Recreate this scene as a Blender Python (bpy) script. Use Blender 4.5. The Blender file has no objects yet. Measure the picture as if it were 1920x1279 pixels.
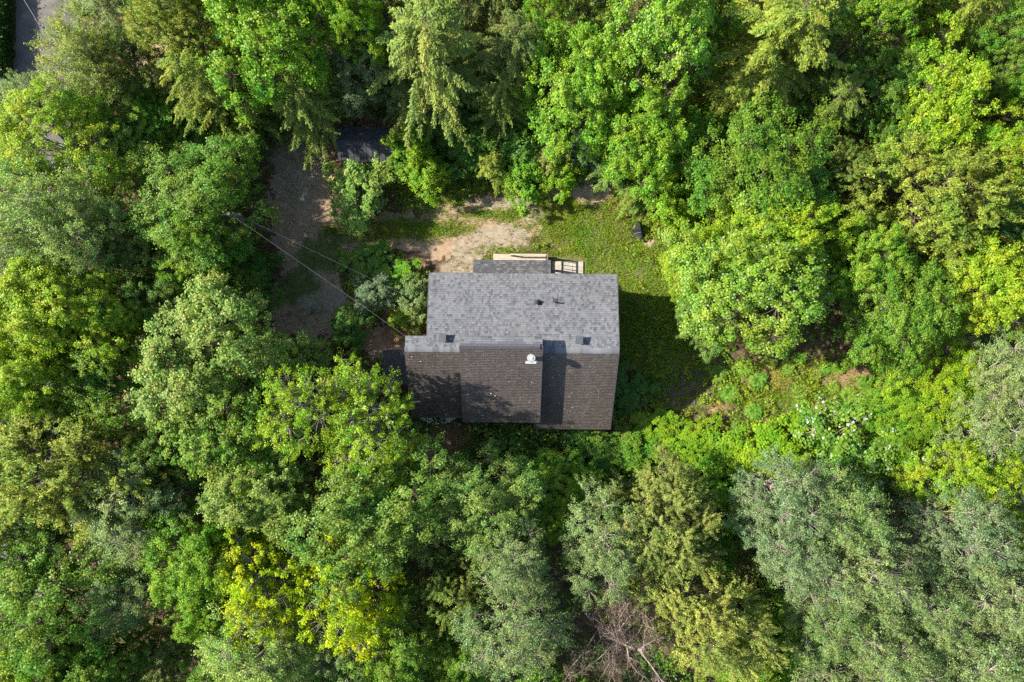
import bpy, math, random
import numpy as np
from mathutils import Vector, Matrix

# ------------------------------------------------------------------ camera, sky, sun
scene = bpy.context.scene
CAM_H = 45.0
FPX = 1280.0            # focal length in pixels of the 1920 px wide photograph (24 mm on 36 mm)
cam_data = bpy.data.cameras.new("drone_camera")
cam_data.sensor_width = 36.0
cam_data.lens = 24.0
cam_data.clip_start = 0.5
cam_data.clip_end = 2000.0
cam = bpy.data.objects.new("drone_camera", cam_data)
cam.location = (0, 0, CAM_H)
cam.rotation_euler = (0, 0, 0)
scene.collection.objects.link(cam)
scene.camera = cam

SUN_EL = math.radians(35.0)
SUN_DIR = Vector((math.cos(SUN_EL) * 0.9887, -math.cos(SUN_EL) * 0.15, -math.sin(SUN_EL)))  # travel of light
world = bpy.data.worlds.new("World")
scene.world = world
world.use_nodes = True
wn = world.node_tree
wn.nodes.clear()
w_out = wn.nodes.new("ShaderNodeOutputWorld")
w_bg = wn.nodes.new("ShaderNodeBackground")
w_sky = wn.nodes.new("ShaderNodeTexSky")
w_sky.sky_type = 'NISHITA'
w_sky.sun_disc = False
w_sky.sun_elevation = SUN_EL
# sun stands towards -x and slightly +y ; sky rotation is measured clockwise from +y
w_sky.sun_rotation = math.atan2(-SUN_DIR.x, -SUN_DIR.y)
w_sky.air_density = 1.0
w_sky.dust_density = 1.2
w_bg.inputs["Strength"].default_value = 0.105
wn.links.new(w_sky.outputs[0], w_bg.inputs[0])
wn.links.new(w_bg.outputs[0], w_out.inputs[0])

sun_data = bpy.data.lights.new("sun", 'SUN')
sun_data.energy = 5.0
sun_data.angle = math.radians(0.53)
sun_data.color = (1.0, 0.93, 0.82)
sun = bpy.data.objects.new("sun", sun_data)
sun.rotation_euler = SUN_DIR.to_track_quat('-Z', 'Y').to_euler()
sun.location = (-40, 5, 60)
scene.collection.objects.link(sun)

scene.view_settings.view_transform = 'Standard'
scene.view_settings.look = 'None'
scene.view_settings.exposure = 1.35
scene.view_settings.gamma = 1.0
scene.view_settings.use_curve_mapping = False
scene.render.engine = 'CYCLES'
scene.cycles.max_bounces = 6
scene.cycles.diffuse_bounces = 3
scene.cycles.transmission_bounces = 4
scene.cycles.transparent_max_bounces = 4
scene.cycles.glossy_bounces = 2
scene.cycles.caustics_reflective = False
scene.cycles.caustics_refractive = False
scene.cycles.use_denoising = False
scene.cycles.sample_clamp_indirect = 4.0

COL = scene.collection
rng = np.random.default_rng(7)
random.seed(7)


def at(px, py, z=0.0):
    """pixel of the photograph -> world point on the level z"""
    s = (CAM_H - z) / FPX
    return Vector(((px - 960.0) * s, -(py - 639.5) * s, z))


# ------------------------------------------------------------------ materials
MATS = {}


def new_mat(name):
    m = bpy.data.materials.new(name)
    m.use_nodes = True
    m.node_tree.nodes.clear()
    MATS[name] = m
    return m, m.node_tree.nodes, m.node_tree.links


def ramp_node(N, stops):
    r = N.new("ShaderNodeValToRGB")
    e = r.color_ramp.elements
    while len(e) < len(stops):
        e.new(0.5)
    for k, (p, c) in enumerate(stops):
        e[k].position = p
        e[k].color = (c[0], c[1], c[2], 1)
    return r


def surf_mat(name, stops, scale=6.0, rough=0.85, bump=0.3, bscale=60.0, spec=0.3, attr=None, metallic=0.0, detail=6.0, stretch=(1, 1, 1), streak=0.0):
    """noise coloured surface; attr = face attribute that drives the ramp together with the noise"""
    m, N, L = new_mat(name)
    out = N.new("ShaderNodeOutputMaterial")
    b = N.new("ShaderNodeBsdfPrincipled")
    tc = N.new("ShaderNodeTexCoord")
    mp = N.new("ShaderNodeMapping")
    mp.inputs["Scale"].default_value = stretch
    L.new(tc.outputs["Object"], mp.inputs[0])
    no = N.new("ShaderNodeTexNoise")
    no.inputs["Scale"].default_value = scale
    no.inputs["Detail"].default_value = detail
    L.new(mp.outputs[0], no.inputs["Vector"])
    fac = no.outputs["Fac"]
    if attr:
        a = N.new("ShaderNodeAttribute")
        a.attribute_name = attr
        mx = N.new("ShaderNodeMath")
        mx.operation = 'MULTIPLY_ADD'
        L.new(no.outputs["Fac"], mx.inputs[0])
        mx.inputs[1].default_value = 0.45
        sub = N.new("ShaderNodeMath")
        sub.operation = 'SUBTRACT'
        L.new(a.outputs["Fac"], sub.inputs[0])
        sub.inputs[1].default_value = 0.225
        L.new(sub.outputs[0], mx.inputs[2])
        fac = mx.outputs[0]
    r = ramp_node(N, stops)
    L.new(fac, r.inputs[0])
    base = r.outputs[0]
    if streak:
        # weathering: broad fading and thin runs down the slope
        m3 = N.new("ShaderNodeMapping")
        m3.inputs["Scale"].default_value = (2.6, 0.35, 0.35)
        L.new(tc.outputs["Object"], m3.inputs[0])
        n4 = N.new("ShaderNodeTexNoise")
        n4.inputs["Scale"].default_value = 1.3
        n4.inputs["Detail"].default_value = 7
        n4.inputs["Roughness"].default_value = 0.7
        L.new(m3.outputs[0], n4.inputs["Vector"])
        n5 = N.new("ShaderNodeTexNoise")
        n5.inputs["Scale"].default_value = 0.45
        n5.inputs["Detail"].default_value = 4
        L.new(tc.outputs["Object"], n5.inputs["Vector"])
        ad = N.new("ShaderNodeMath")
        ad.operation = 'ADD'
        L.new(n4.outputs["Fac"], ad.inputs[0])
        L.new(n5.outputs["Fac"], ad.inputs[1])
        mr = N.new("ShaderNodeMapRange")
        mr.inputs["From Min"].default_value = 0.65
        mr.inputs["From Max"].default_value = 1.35
        mr.inputs["To Min"].default_value = 1.0 - streak
        mr.inputs["To Max"].default_value = 1.0 + streak
        L.new(ad.outputs[0], mr.inputs["Value"])
        vm = N.new("ShaderNodeVectorMath")
        vm.operation = 'SCALE'
        L.new(base, vm.inputs[0])
        L.new(mr.outputs[0], vm.inputs["Scale"])
        base = vm.outputs[0]
    L.new(base, b.inputs["Base Color"])
    b.inputs["Roughness"].default_value = rough
    b.inputs["Specular IOR Level"].default_value = spec
    b.inputs["Metallic"].default_value = metallic
    if bump > 0:
        n2 = N.new("ShaderNodeTexNoise")
        n2.inputs["Scale"].default_value = bscale
        n2.inputs["Detail"].default_value = 4
        L.new(mp.outputs[0], n2.inputs["Vector"])
        bp = N.new("ShaderNodeBump")
        bp.inputs["Strength"].default_value = bump
        bp.inputs["Distance"].default_value = 0.03
        L.new(n2.outputs["Fac"], bp.inputs["Height"])
        L.new(bp.outputs[0], b.inputs["Normal"])
    L.new(b.outputs[0], out.inputs[0])
    return m


def leaf_mat(name, gloss=0.05, trans=0.42, tip=None, tip_amount=0.0, var=0.75, rough=0.45, nscale=0.55, pale=None, pale_cut=0.8):
    """foliage: colour comes from the object's own colour, varied leaf by leaf (attribute v) and sprig by sprig"""
    m, N, L = new_mat(name)
    out = N.new("ShaderNodeOutputMaterial")
    oi = N.new("ShaderNodeObjectInfo")
    a = N.new("ShaderNodeAttribute")
    a.attribute_name = "v"
    tc = N.new("ShaderNodeTexCoord")
    no = N.new("ShaderNodeTexNoise")
    no.inputs["Scale"].default_value = nscale
    no.inputs["Detail"].default_value = 3
    L.new(tc.outputs["Object"], no.inputs["Vector"])
    hsv = N.new("ShaderNodeHueSaturation")
    L.new(oi.outputs["Color"], hsv.inputs["Color"])
    mh = N.new("ShaderNodeMapRange")
    mh.inputs["From Min"].default_value = 0.3
    mh.inputs["From Max"].default_value = 0.7
    mh.inputs["To Min"].default_value = 0.556
    mh.inputs["To Max"].default_value = 0.496
    L.new(no.outputs["Fac"], mh.inputs["Value"])
    hv = N.new("ShaderNodeMath")
    hv.operation = 'MULTIPLY_ADD'
    L.new(a.outputs["Fac"], hv.inputs[0])
    hv.inputs[1].default_value = -0.045
    L.new(mh.outputs[0], hv.inputs[2])
    L.new(hv.outputs[0], hsv.inputs["Hue"])
    hsv.inputs["Saturation"].default_value = 1.06
    mv = N.new("ShaderNodeMapRange")
    mv.inputs["To Min"].default_value = 1.0 - var * 0.55
    mv.inputs["To Max"].default_value = 1.0 + var * 0.55
    L.new(a.outputs["Fac"], mv.inputs["Value"])
    L.new(mv.outputs[0], hsv.inputs["Value"])
    col = hsv.outputs[0]
    if tip is not None:
        # another colour for a share of leaves: young growth, white backs, painted-in glints
        gt = N.new("ShaderNodeMath")
        gt.operation = 'GREATER_THAN'
        gt.inputs[1].default_value = 1.0 - tip_amount
        a2 = N.new("ShaderNodeAttribute")
        a2.attribute_name = "v2"
        L.new(a2.outputs["Fac"], gt.inputs[0])
        mx = N.new("ShaderNodeMix")
        mx.data_type = 'RGBA'
        L.new(gt.outputs[0], mx.inputs["Factor"])
        L.new(col, mx.inputs["A"])
        mx.inputs["B"].default_value = (tip[0], tip[1], tip[2], 1)
        col = mx.outputs["Result"]
    df = N.new("ShaderNodeBsdfDiffuse")
    tr = N.new("ShaderNodeBsdfTranslucent")
    gl = N.new("ShaderNodeBsdfGlossy")
    gl.inputs["Roughness"].default_value = rough
    gl.inputs["Color"].default_value = (0.9, 0.95, 0.9, 1)
    L.new(col, df.inputs["Color"])
    h2 = N.new("ShaderNodeHueSaturation")
    h2.inputs["Hue"].default_value = 0.485
    h2.inputs["Saturation"].default_value = 1.08
    h2.inputs["Value"].default_value = 1.25
    L.new(col, h2.inputs["Color"])
    L.new(h2.outputs[0], tr.inputs["Color"])
    m1 = N.new("ShaderNodeMixShader")
    m1.inputs[0].default_value = trans
    L.new(df.outputs[0], m1.inputs[1])
    L.new(tr.outputs[0], m1.inputs[2])
    m2 = N.new("ShaderNodeMixShader")
    m2.inputs[0].default_value = gloss
    L.new(m1.outputs[0], m2.inputs[1])
    L.new(gl.outputs[0], m2.inputs[2])
    L.new(m2.outputs[0], out.inputs[0])
    return m


leaf_mat("leaf_broad", gloss=0.015, trans=0.42)
leaf_mat("leaf_cream", gloss=0.012, trans=0.38, tip=(0.40, 0.33, 0.13), tip_amount=0.08)
leaf_mat("leaf_shiny", gloss=0.018, trans=0.40, tip=(0.42, 0.52, 0.30), tip_amount=0.05)  # pale share of leaves stands in for glints, put into the colour
leaf_mat("leaf_white", gloss=0.03, trans=0.30, tip=(0.50, 0.55, 0.50), tip_amount=0.06)
leaf_mat("leaf_aspen", gloss=0.02, trans=0.32, var=0.9)
leaf_mat("leaf_needle", gloss=0.01, trans=0.30, var=0.8, nscale=0.7)
leaf_mat("leaf_low", gloss=0.012, trans=0.42, var=0.9, nscale=0.35)
leaf_mat("grass_blade", gloss=0.012, trans=0.40, var=0.8, nscale=0.5)

surf_mat("bark", [(0.3, (0.07, 0.05, 0.035)), (0.7, (0.17, 0.135, 0.105))], scale=9, rough=0.95, bump=0.6, bscale=30, stretch=(1, 1, 0.25))
surf_mat("bark_grey", [(0.3, (0.20, 0.165, 0.13)), (0.7, (0.44, 0.395, 0.33))], scale=7, rough=0.9, bump=0.4, bscale=30)
surf_mat("bark_dead", [(0.3, (0.17, 0.13, 0.10)), (0.7, (0.36, 0.305, 0.255))], scale=6, rough=0.9, bump=0.4, bscale=30)
surf_mat("twig_dead", [(0.3, (0.075, 0.05, 0.037)), (0.7, (0.155, 0.11, 0.085))], scale=3, rough=0.95, bump=0)

surf_mat("shingle_grey", [(0.1, (0.074, 0.077, 0.086)), (0.38, (0.106, 0.110, 0.120)), (0.62, (0.146, 0.150, 0.162)), (0.95, (0.182, 0.186, 0.198))], scale=45, rough=0.92, bump=0.25, bscale=220, spec=0.2, attr="v", streak=0.13)
surf_mat("shingle_brown", [(0.1, (0.098, 0.081, 0.070)), (0.5, (0.142, 0.119, 0.104)), (0.9, (0.19, 0.163, 0.145))], scale=3.5, rough=0.95, bump=0.25, bscale=200, spec=0.15, attr="v", streak=0.2)
surf_mat("shingle_porch", [(0.1, (0.05, 0.052, 0.055)), (0.6, (0.085, 0.086, 0.09)), (0.95, (0.16, 0.16, 0.165))], scale=40, rough=0.92, bump=0.25, bscale=200, spec=0.2, attr="v")
surf_mat("roofing_dark", [(0.3, (0.028, 0.029, 0.033)), (0.7, (0.06, 0.06, 0.066))], scale=5, rough=0.75, bump=0.3, bscale=80)
surf_mat("vent_metal", [(0.3, (0.055, 0.06, 0.07)), (0.7, (0.085, 0.09, 0.10))], scale=8, rough=0.55, bump=0.05, spec=0.4)
surf_mat("vent_strip", [(0.3, (0.05, 0.05, 0.058)), (0.7, (0.08, 0.08, 0.09))], scale=12, rough=0.7, bump=0.2)
surf_mat("pipe_black", [(0.3, (0.012, 0.012, 0.014)), (0.7, (0.025, 0.025, 0.027))], scale=8, rough=0.6, bump=0.0)
surf_mat("galvanised", [(0.3, (0.30, 0.31, 0.32)), (0.7, (0.42, 0.43, 0.44))], scale=14, rough=0.4, bump=0.05, spec=0.5, metallic=0.35)
surf_mat("white_paint", [(0.3, (0.42, 0.41, 0.39)), (0.7, (0.56, 0.55, 0.53))], scale=9, rough=0.6, bump=0.1)
surf_mat("siding", [(0.3, (0.10, 0.075, 0.055)), (0.7, (0.16, 0.125, 0.095))], scale=3, rough=0.85, bump=0.2, stretch=(0.4, 0.4, 4))
surf_mat("trim_dark", [(0.3, (0.05, 0.045, 0.04)), (0.7, (0.09, 0.08, 0.072))], scale=6, rough=0.8, bump=0.1)
surf_mat("plank_pale", [(0.25, (0.30, 0.245, 0.18)), (0.5, (0.42, 0.36, 0.275)), (0.75, (0.53, 0.46, 0.37))], scale=5, rough=0.85, bump=0.3, bscale=40, stretch=(0.5, 5, 5))
surf_mat("plank_dark", [(0.3, (0.09, 0.07, 0.055)), (0.7, (0.19, 0.155, 0.125))], scale=5, rough=0.9, bump=0.3, bscale=40, stretch=(0.5, 5, 5))
surf_mat("concrete", [(0.25, (0.27, 0.24, 0.20)), (0.5, (0.37, 0.34, 0.29)), (0.75, (0.46, 0.42, 0.36))], scale=5, rough=0.92, bump=0.4, bscale=50)
surf_mat("paver_dark", [(0.25, (0.035, 0.026, 0.022)), (0.5, (0.08, 0.06, 0.05)), (0.75, (0.16, 0.13, 0.115))], scale=2.2, rough=0.95, bump=0.5, bscale=40)
surf_mat("tarp_black", [(0.3, (0.010, 0.010, 0.012)), (0.7, (0.022, 0.022, 0.026))], scale=5, rough=0.5, bump=0.4, bscale=14, spec=0.5)
surf_mat("tarp_rib", [(0.3, (0.10, 0.10, 0.11)), (0.7, (0.17, 0.17, 0.18))], scale=5, rough=0.5, bump=0.1)
surf_mat("boat_white", [(0.25, (0.5, 0.51, 0.53)), (0.5, (0.7, 0.71, 0.72)), (0.75, (0.8, 0.8, 0.8))], scale=5, rough=0.45, bump=0.1, stretch=(0.6, 3, 3))
surf_mat("road_gravel", [(0.2, (0.065, 0.056, 0.05)), (0.45, (0.12, 0.106, 0.095)), (0.62, (0.15, 0.135, 0.122)), (0.85, (0.25, 0.225, 0.20))], scale=1.1, rough=0.95, bump=0.7, bscale=35, detail=10)
surf_mat("box_green", [(0.3, (0.010, 0.022, 0.018)), (0.7, (0.018, 0.035, 0.028))], scale=5, rough=0.6, bump=0.05)
surf_mat("box_rim", [(0.3, (0.20, 0.21, 0.19)), (0.7, (0.30, 0.31, 0.28))], scale=5, rough=0.7, bump=0.05)
surf_mat("cable_grey", [(0.3, (0.24, 0.24, 0.23)), (0.7, (0.34, 0.34, 0.33))], scale=5, rough=0.6, bump=0)
surf_mat("cable_dull", [(0.3, (0.13, 0.13, 0.13)), (0.7, (0.2, 0.2, 0.2))], scale=5, rough=0.6, bump=0)
surf_mat("stone", [(0.3, (0.16, 0.14, 0.12)), (0.7, (0.34, 0.31, 0.28))], scale=4, rough=0.9, bump=0.4)
surf_mat("fleck", [(0.3, (0.40, 0.36, 0.28)), (0.7, (0.62, 0.58, 0.48))], scale=4, rough=0.9, bump=0)
surf_mat("dry_leaf", [(0.3, (0.17, 0.09, 0.045)), (0.7, (0.36, 0.23, 0.13))], scale=2, rough=0.9, bump=0, attr="v")

m, N, L = new_mat("glass_pane")
o_ = N.new("ShaderNodeOutputMaterial")
b_ = N.new("ShaderNodeBsdfPrincipled")
b_.inputs["Base Color"].default_value = (0.02, 0.025, 0.03, 1)
b_.inputs["Roughness"].default_value = 0.06
L.new(b_.outputs[0], o_.inputs[0])


def ground_material(name, base_soil):
    """earth: forest floor, with attributes sand / litter / moss laid out over the plot"""
    m, N, L = new_mat(name)
    out = N.new("ShaderNodeOutputMaterial")
    b = N.new("ShaderNodeBsdfPrincipled")
    tc = N.new("ShaderNodeTexCoord")
    n1 = N.new("ShaderNodeTexNoise"); n1.inputs["Scale"].default_value = 0.9; n1.inputs["Detail"].default_value = 9; n1.inputs["Roughness"].default_value = 0.65
    n2 = N.new("ShaderNodeTexNoise"); n2.inputs["Scale"].default_value = 3.2; n2.inputs["Detail"].default_value = 9; n2.inputs["Roughness"].default_value = 0.66
    n3 = N.new("ShaderNodeTexVoronoi"); n3.inputs["Scale"].default_value = 34.0
    for n in (n1, n2, n3):
        L.new(tc.outputs["Object"], n.inputs["Vector"])
    soil = ramp_node(N, base_soil)
    L.new(n2.outputs["Fac"], soil.inputs[0])
    col = soil.outputs[0]

    def layer(col, attr, stops, noise, gain):
        a = N.new("ShaderNodeAttribute"); a.attribute_name = attr
        ma = N.new("ShaderNodeMath"); ma.operation = 'MULTIPLY_ADD'
        L.new(noise.outputs["Fac"], ma.inputs[0]); ma.inputs[1].default_value = gain
        sb = N.new("ShaderNodeMath"); sb.operation = 'SUBTRACT'
        L.new(a.outputs["Fac"], sb.inputs[0]); sb.inputs[1].default_value = gain * 0.5
        L.new(sb.outputs[0], ma.inputs[2])
        st = N.new("ShaderNodeMapRange"); st.interpolation_type = 'SMOOTHSTEP'
        st.inputs["From Min"].default_value = 0.34; st.inputs["From Max"].default_value = 0.66
        L.new(ma.outputs[0], st.inputs["Value"])
        rp = ramp_node(N, stops)
        L.new(n2.outputs["Fac"], rp.inputs[0])
        mx = N.new("ShaderNodeMix"); mx.data_type = 'RGBA'
        L.new(st.outputs[0], mx.inputs["Factor"])
        L.new(col, mx.inputs["A"]); L.new(rp.outputs[0], mx.inputs["B"])
        return mx.outputs["Result"]
    col = layer(col, "moss", [(0.3, (0.075, 0.085, 0.026)), (0.7, (0.16, 0.165, 0.06))], n1, 0.9)
    col = layer(col, "litter", [(0.3, (0.13, 0.075, 0.04)), (0.5, (0.24, 0.15, 0.085)), (0.72, (0.38, 0.27, 0.175))], n1, 0.9)
    col = layer(col, "sand", [(0.25, (0.19, 0.152, 0.105)), (0.5, (0.28, 0.232, 0.168)), (0.75, (0.38, 0.325, 0.25))], n1, 0.9)
    col = layer(col, "clay", [(0.25, (0.26, 0.175, 0.115)), (0.5, (0.40, 0.29, 0.20)), (0.75, (0.52, 0.41, 0.31))], n1, 0.6)
    L.new(col, b.inputs["Base Color"])
    b.inputs["Roughness"].default_value = 0.97
    b.inputs["Specular IOR Level"].default_value = 0.1
    bp = N.new("ShaderNodeBump"); bp.inputs["Strength"].default_value = 0.3; bp.inputs["Distance"].default_value = 0.03
    ad = N.new("ShaderNodeMath"); ad.operation = 'ADD'
    L.new(n2.outputs["Fac"], ad.inputs[0]); L.new(n3.outputs["Distance"], ad.inputs[1])
    L.new(ad.outputs[0], bp.inputs["Height"])
    L.new(bp.outputs[0], b.inputs["Normal"])
    L.new(b.outputs[0], out.inputs[0])
    return m


ground_material("earth", [(0.3, (0.05, 0.033, 0.02)), (0.5, (0.095, 0.065, 0.04)), (0.72, (0.17, 0.125, 0.085))])
ground_material("drive_earth", [(0.28, (0.235, 0.160, 0.098)), (0.5, (0.31, 0.222, 0.146)), (0.75, (0.40, 0.30, 0.21))])

# ------------------------------------------------------------------ mesh helpers


def raw_mesh(name, verts, quads=None, tris=None, attrs=None):
    """numpy arrays -> mesh. attrs: dict name -> per face floats"""
    me = bpy.data.meshes.new(name)
    verts = np.asarray(verts, dtype=np.float32)
    me.vertices.add(len(verts))
    me.vertices.foreach_set("co", verts.ravel())
    idx, tot = [], []
    if quads is not None and len(quads):
        q = np.asarray(quads, dtype=np.int32)
        idx.append(q.ravel()); tot.append(np.full(len(q), 4, np.int32))
    if tris is not None and len(tris):
        t = np.asarray(tris, dtype=np.int32)
        idx.append(t.ravel()); tot.append(np.full(len(t), 3, np.int32))
    idx = np.concatenate(idx); tot = np.concatenate(tot)
    me.loops.add(len(idx))
    me.loops.foreach_set("vertex_index", idx)
    me.polygons.add(len(tot))
    st = np.concatenate([[0], np.cumsum(tot)[:-1]]).astype(np.int32)
    me.polygons.foreach_set("loop_start", st)
    me.polygons.foreach_set("loop_total", tot)
    if attrs:
        for k, v in attrs.items():
            at_ = me.attributes.new(k, 'FLOAT', 'FACE' if len(v) == len(tot) else 'POINT')
            at_.data.foreach_set("value", np.asarray(v, dtype=np.float32))
    me.update(calc_edges=True)
    return me


class MB:
    """collects simple solids into one mesh"""

    def __init__(self):
        self.v = []
        self.f = []

    def add(self, verts, faces):
        b = len(self.v)
        self.v += [tuple(p) for p in verts]
        self.f += [tuple(i + b for i in f) for f in faces]
        return self

    def box(self, x0, x1, y0, y1, z0, z1, mat=None):
        p = [Vector((x, y, z)) for z in (z0, z1) for x, y in ((x0, y0), (x1, y0), (x1, y1), (x0, y1))]
        if mat:
            p = [mat @ q for q in p]
        return self.add(p, [(3, 2, 1, 0), (4, 5, 6, 7), (0, 1, 5, 4), (1, 2, 6, 5), (2, 3, 7, 6), (3, 0, 4, 7)])

    def slab(self, corners, t):
        """four corners of the upper face (counter-clockwise from above), thickened downwards by t"""
        c = [Vector(q) for q in corners]
        n = (c[1] - c[0]).cross(c[3] - c[0]).normalized()
        d = [q - n * t for q in c]
        return self.add(d + c, [(3, 2, 1, 0), (4, 5, 6, 7), (0, 1, 5, 4), (1, 2, 6, 5), (2, 3, 7, 6), (3, 0, 4, 7)])

    def prism(self, poly, z0, z1):
        k = len(poly)
        v = [(x, y, z0) for x, y in poly] + [(x, y, z1) for x, y in poly]
        f = [tuple(range(k - 1, -1, -1)), tuple(range(k, 2 * k))] + [(i, (i + 1) % k, k + (i + 1) % k, k + i) for i in range(k)]
        return self.add(v, f)

    def tube(self, pts, radii, n=6, cap=True):
        pts = [Vector(p) for p in pts]
        rings = []
        for i, p in enumerate(pts):
            d = (pts[min(i + 1, len(pts) - 1)] - pts[max(i - 1, 0)]).normalized()
            ref = Vector((0, 0, 1)) if abs(d.z) < 0.9 else Vector((1, 0, 0))
            a = d.cross(ref).normalized()
            b = d.cross(a)
            rings.append([p + (a * math.cos(2 * math.pi * k / n) + b * math.sin(2 * math.pi * k / n)) * radii[i] for k in range(n)])
        v = [q for r in rings for q in r]
        f = []
        for i in range(len(pts) - 1):
            for k in range(n):
                f.append((i * n + k, i * n + (k + 1) % n, (i + 1) * n + (k + 1) % n, (i + 1) * n + k))
        if cap:
            f.append(tuple(range(n - 1, -1, -1)))
            f.append(tuple((len(pts) - 1) * n + k for k in range(n)))
        return self.add(v, f)

    def mesh(self, name, mat, smooth=False):
        me = bpy.data.meshes.new(name)
        me.from_pydata(self.v, [], self.f)
        me.materials.append(MATS[mat])
        if smooth:
            me.polygons.foreach_set("use_smooth", [True] * len(me.polygons))
        me.update()
        return me

    def build(self, name, mat, parent=None, smooth=False, bevel=0.0):
        o = bpy.data.objects.new(name, self.mesh(name, mat, smooth))
        COL.objects.link(o)
        o.parent = parent
        if bevel:
            md = o.modifiers.new("bevel", 'BEVEL')
            md.width = bevel
            md.segments = 2
        return o


def link_mesh(name, me, mat=None, parent=None):
    if mat and not me.materials:
        me.materials.append(MATS[mat])
    o = bpy.data.objects.new(name, me)
    COL.objects.link(o)
    o.parent = parent
    return o


def empty(name, loc=(0, 0, 0), rz=0.0):
    o = bpy.data.objects.new(name, None)
    o.location = loc
    o.rotation_euler = (0, 0, rz)
    o.empty_display_size = 0.3
    COL.objects.link(o)
    return o


def tag(o, label=None, cat=None, group=None, kind=None):
    if label: o["label"] = label
    if cat: o["category"] = cat
    if group: o["group"] = group
    if kind: o["kind"] = kind
    return o


def unit(a):
    return a / np.maximum(np.linalg.norm(a, axis=-1, keepdims=True), 1e-9)


def leaf_quads(c, axis, nrm, length, width, rg, fold=0.18):
    """kite shaped leaves: centres, axis directions, normals -> verts, quads"""
    n = len(c)
    axis = unit(axis)
    nrm = unit(nrm - axis * np.sum(nrm * axis, axis=1, keepdims=True))
    side = np.cross(nrm, axis)
    Lh = (length * 0.5)[:, None]
    W = (width * 0.5)[:, None]
    up = nrm * (length * fold)[:, None]
    v = np.empty((n, 4, 3), np.float32)
    v[:, 0] = c - axis * Lh
    v[:, 1] = c + side * W - axis * Lh * 0.1 + up
    v[:, 2] = c + axis * Lh
    v[:, 3] = c - side * W - axis * Lh * 0.1 + up
    q = np.arange(n * 4, dtype=np.int32).reshape(n, 4)
    return v.reshape(-1, 3), q


def leaf_mesh(name, c, axis, nrm, length, width, rg, mat, fold=0.18, v=None):
    vv, q = leaf_quads(c, axis, nrm, length, width, rg, fold)
    n = len(c)
    if v is None:
        v = rg.random(n)
    me = raw_mesh(name, vv, q, attrs={"v": v, "v2": rg.random(n)})
    me.materials.append(MATS[mat])
    return me


# value noise on the plane (numpy)
_tab = rng.random((256, 256))


def vnoise(x, y):
    xi = np.floor(x).astype(int); yi = np.floor(y).astype(int)
    fx = x - xi; fy = y - yi
    fx = fx * fx * (3 - 2 * fx); fy = fy * fy * (3 - 2 * fy)
    g = lambda i, j: _tab[i & 255, j & 255]
    return (g(xi, yi) * (1 - fx) + g(xi + 1, yi) * fx) * (1 - fy) + (g(xi, yi + 1) * (1 - fx) + g(xi + 1, yi + 1) * fx) * fy


def fnoise(x, y):
    return vnoise(x, y) * 0.55 + vnoise(x * 2.1 + 17, y * 2.1 + 5) * 0.28 + vnoise(x * 4.3 + 3, y * 4.3 + 40) * 0.17


def in_poly(px, py, poly):
    r = np.zeros(px.shape, bool)
    k = len(poly)
    for i in range(k):
        x0, y0 = poly[i]; x1, y1 = poly[(i + 1) % k]
        c = ((y0 > py) != (y1 > py))
        with np.errstate(divide='ignore', invalid='ignore'):
            xx = (x1 - x0) * (py - y0) / (y1 - y0 + 1e-12) + x0
        r ^= c & (px < xx)
    return r


GS = FPX / CAM_H    # pixels per metre on the ground


def to_px(x, y):
    return 960 + x * GS, 639.5 - y * GS


def blobs(px, py, lst):
    m = np.zeros(px.shape)
    for (cx, cy, rx, ry) in lst:
        d = np.sqrt(((px - cx) / rx) ** 2 + ((py - cy) / ry) ** 2)
        m = np.maximum(m, np.clip(1.5 - d, 0, 1))
    return m


# ------------------------------------------------------------------ ground layout (plot plan, in ground pixels)
DRIVE = [(520, 270), (600, 262), (628, 300), (632, 350), (650, 395), (720, 402), (800, 392), (860, 372), (940, 362), (1000, 370), (985, 395), (1022, 430), (990, 472), (930, 482), (880, 500),
         (800, 478), (720, 470), (655, 478), (640, 520), (655, 570), (700, 600), (745, 628), (790, 660), (770, 690), (700, 665), (640, 640), (560, 640), (490, 610), (500, 560), (520, 510),
         (508, 440), (502, 360)]
ROAD = [(30, -160), (158, -160), (140, 240), (118, 760), (90, 1440), (-45, 1440), (-8, 760), (18, 240)]
LAWN = [(1080, 400, 130, 60), (1120, 450, 110, 80), (1195, 520, 70, 120), (1030, 350, 110, 28), (1240, 620, 110, 110), (1290, 725, 60, 44), (960, 400, 80, 20), (930, 470, 60, 14), (820, 350, 80, 50), (760, 430, 130, 22), (1450, 725, 120, 46), (1580, 770, 80, 40)]
SAND = [(945, 445, 52, 24), (950, 380, 62, 11), (880, 470, 34, 24), (1000, 400, 22, 20), (860, 505, 40, 20), (555, 330, 45, 60), (560, 290, 60, 30), (620, 570, 60, 25)]
CLAY = [(1108, 358, 38, 26), (1215, 455, 14, 7), (270, 85, 42, 45), (1040, 362, 26, 10)]
LITTER = [(590, 290, 55, 40), (845, 825, 45, 35), (1600, 712, 60, 34), (1440, 712, 50, 22), (1350, 765, 20, 10), (690, 250, 90, 30), (780, 490, 26, 16), (720, 575, 26, 26), (1180, 372, 50, 16),
          (1530, 760, 40, 16), (1230, 835, 16, 12), (760, 590, 24, 18), (740, 630, 30, 22)]
HOUSE_PX = [(790, 535), (1135, 535), (1135, 792), (780, 780), (745, 665), (790, 640)]


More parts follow.
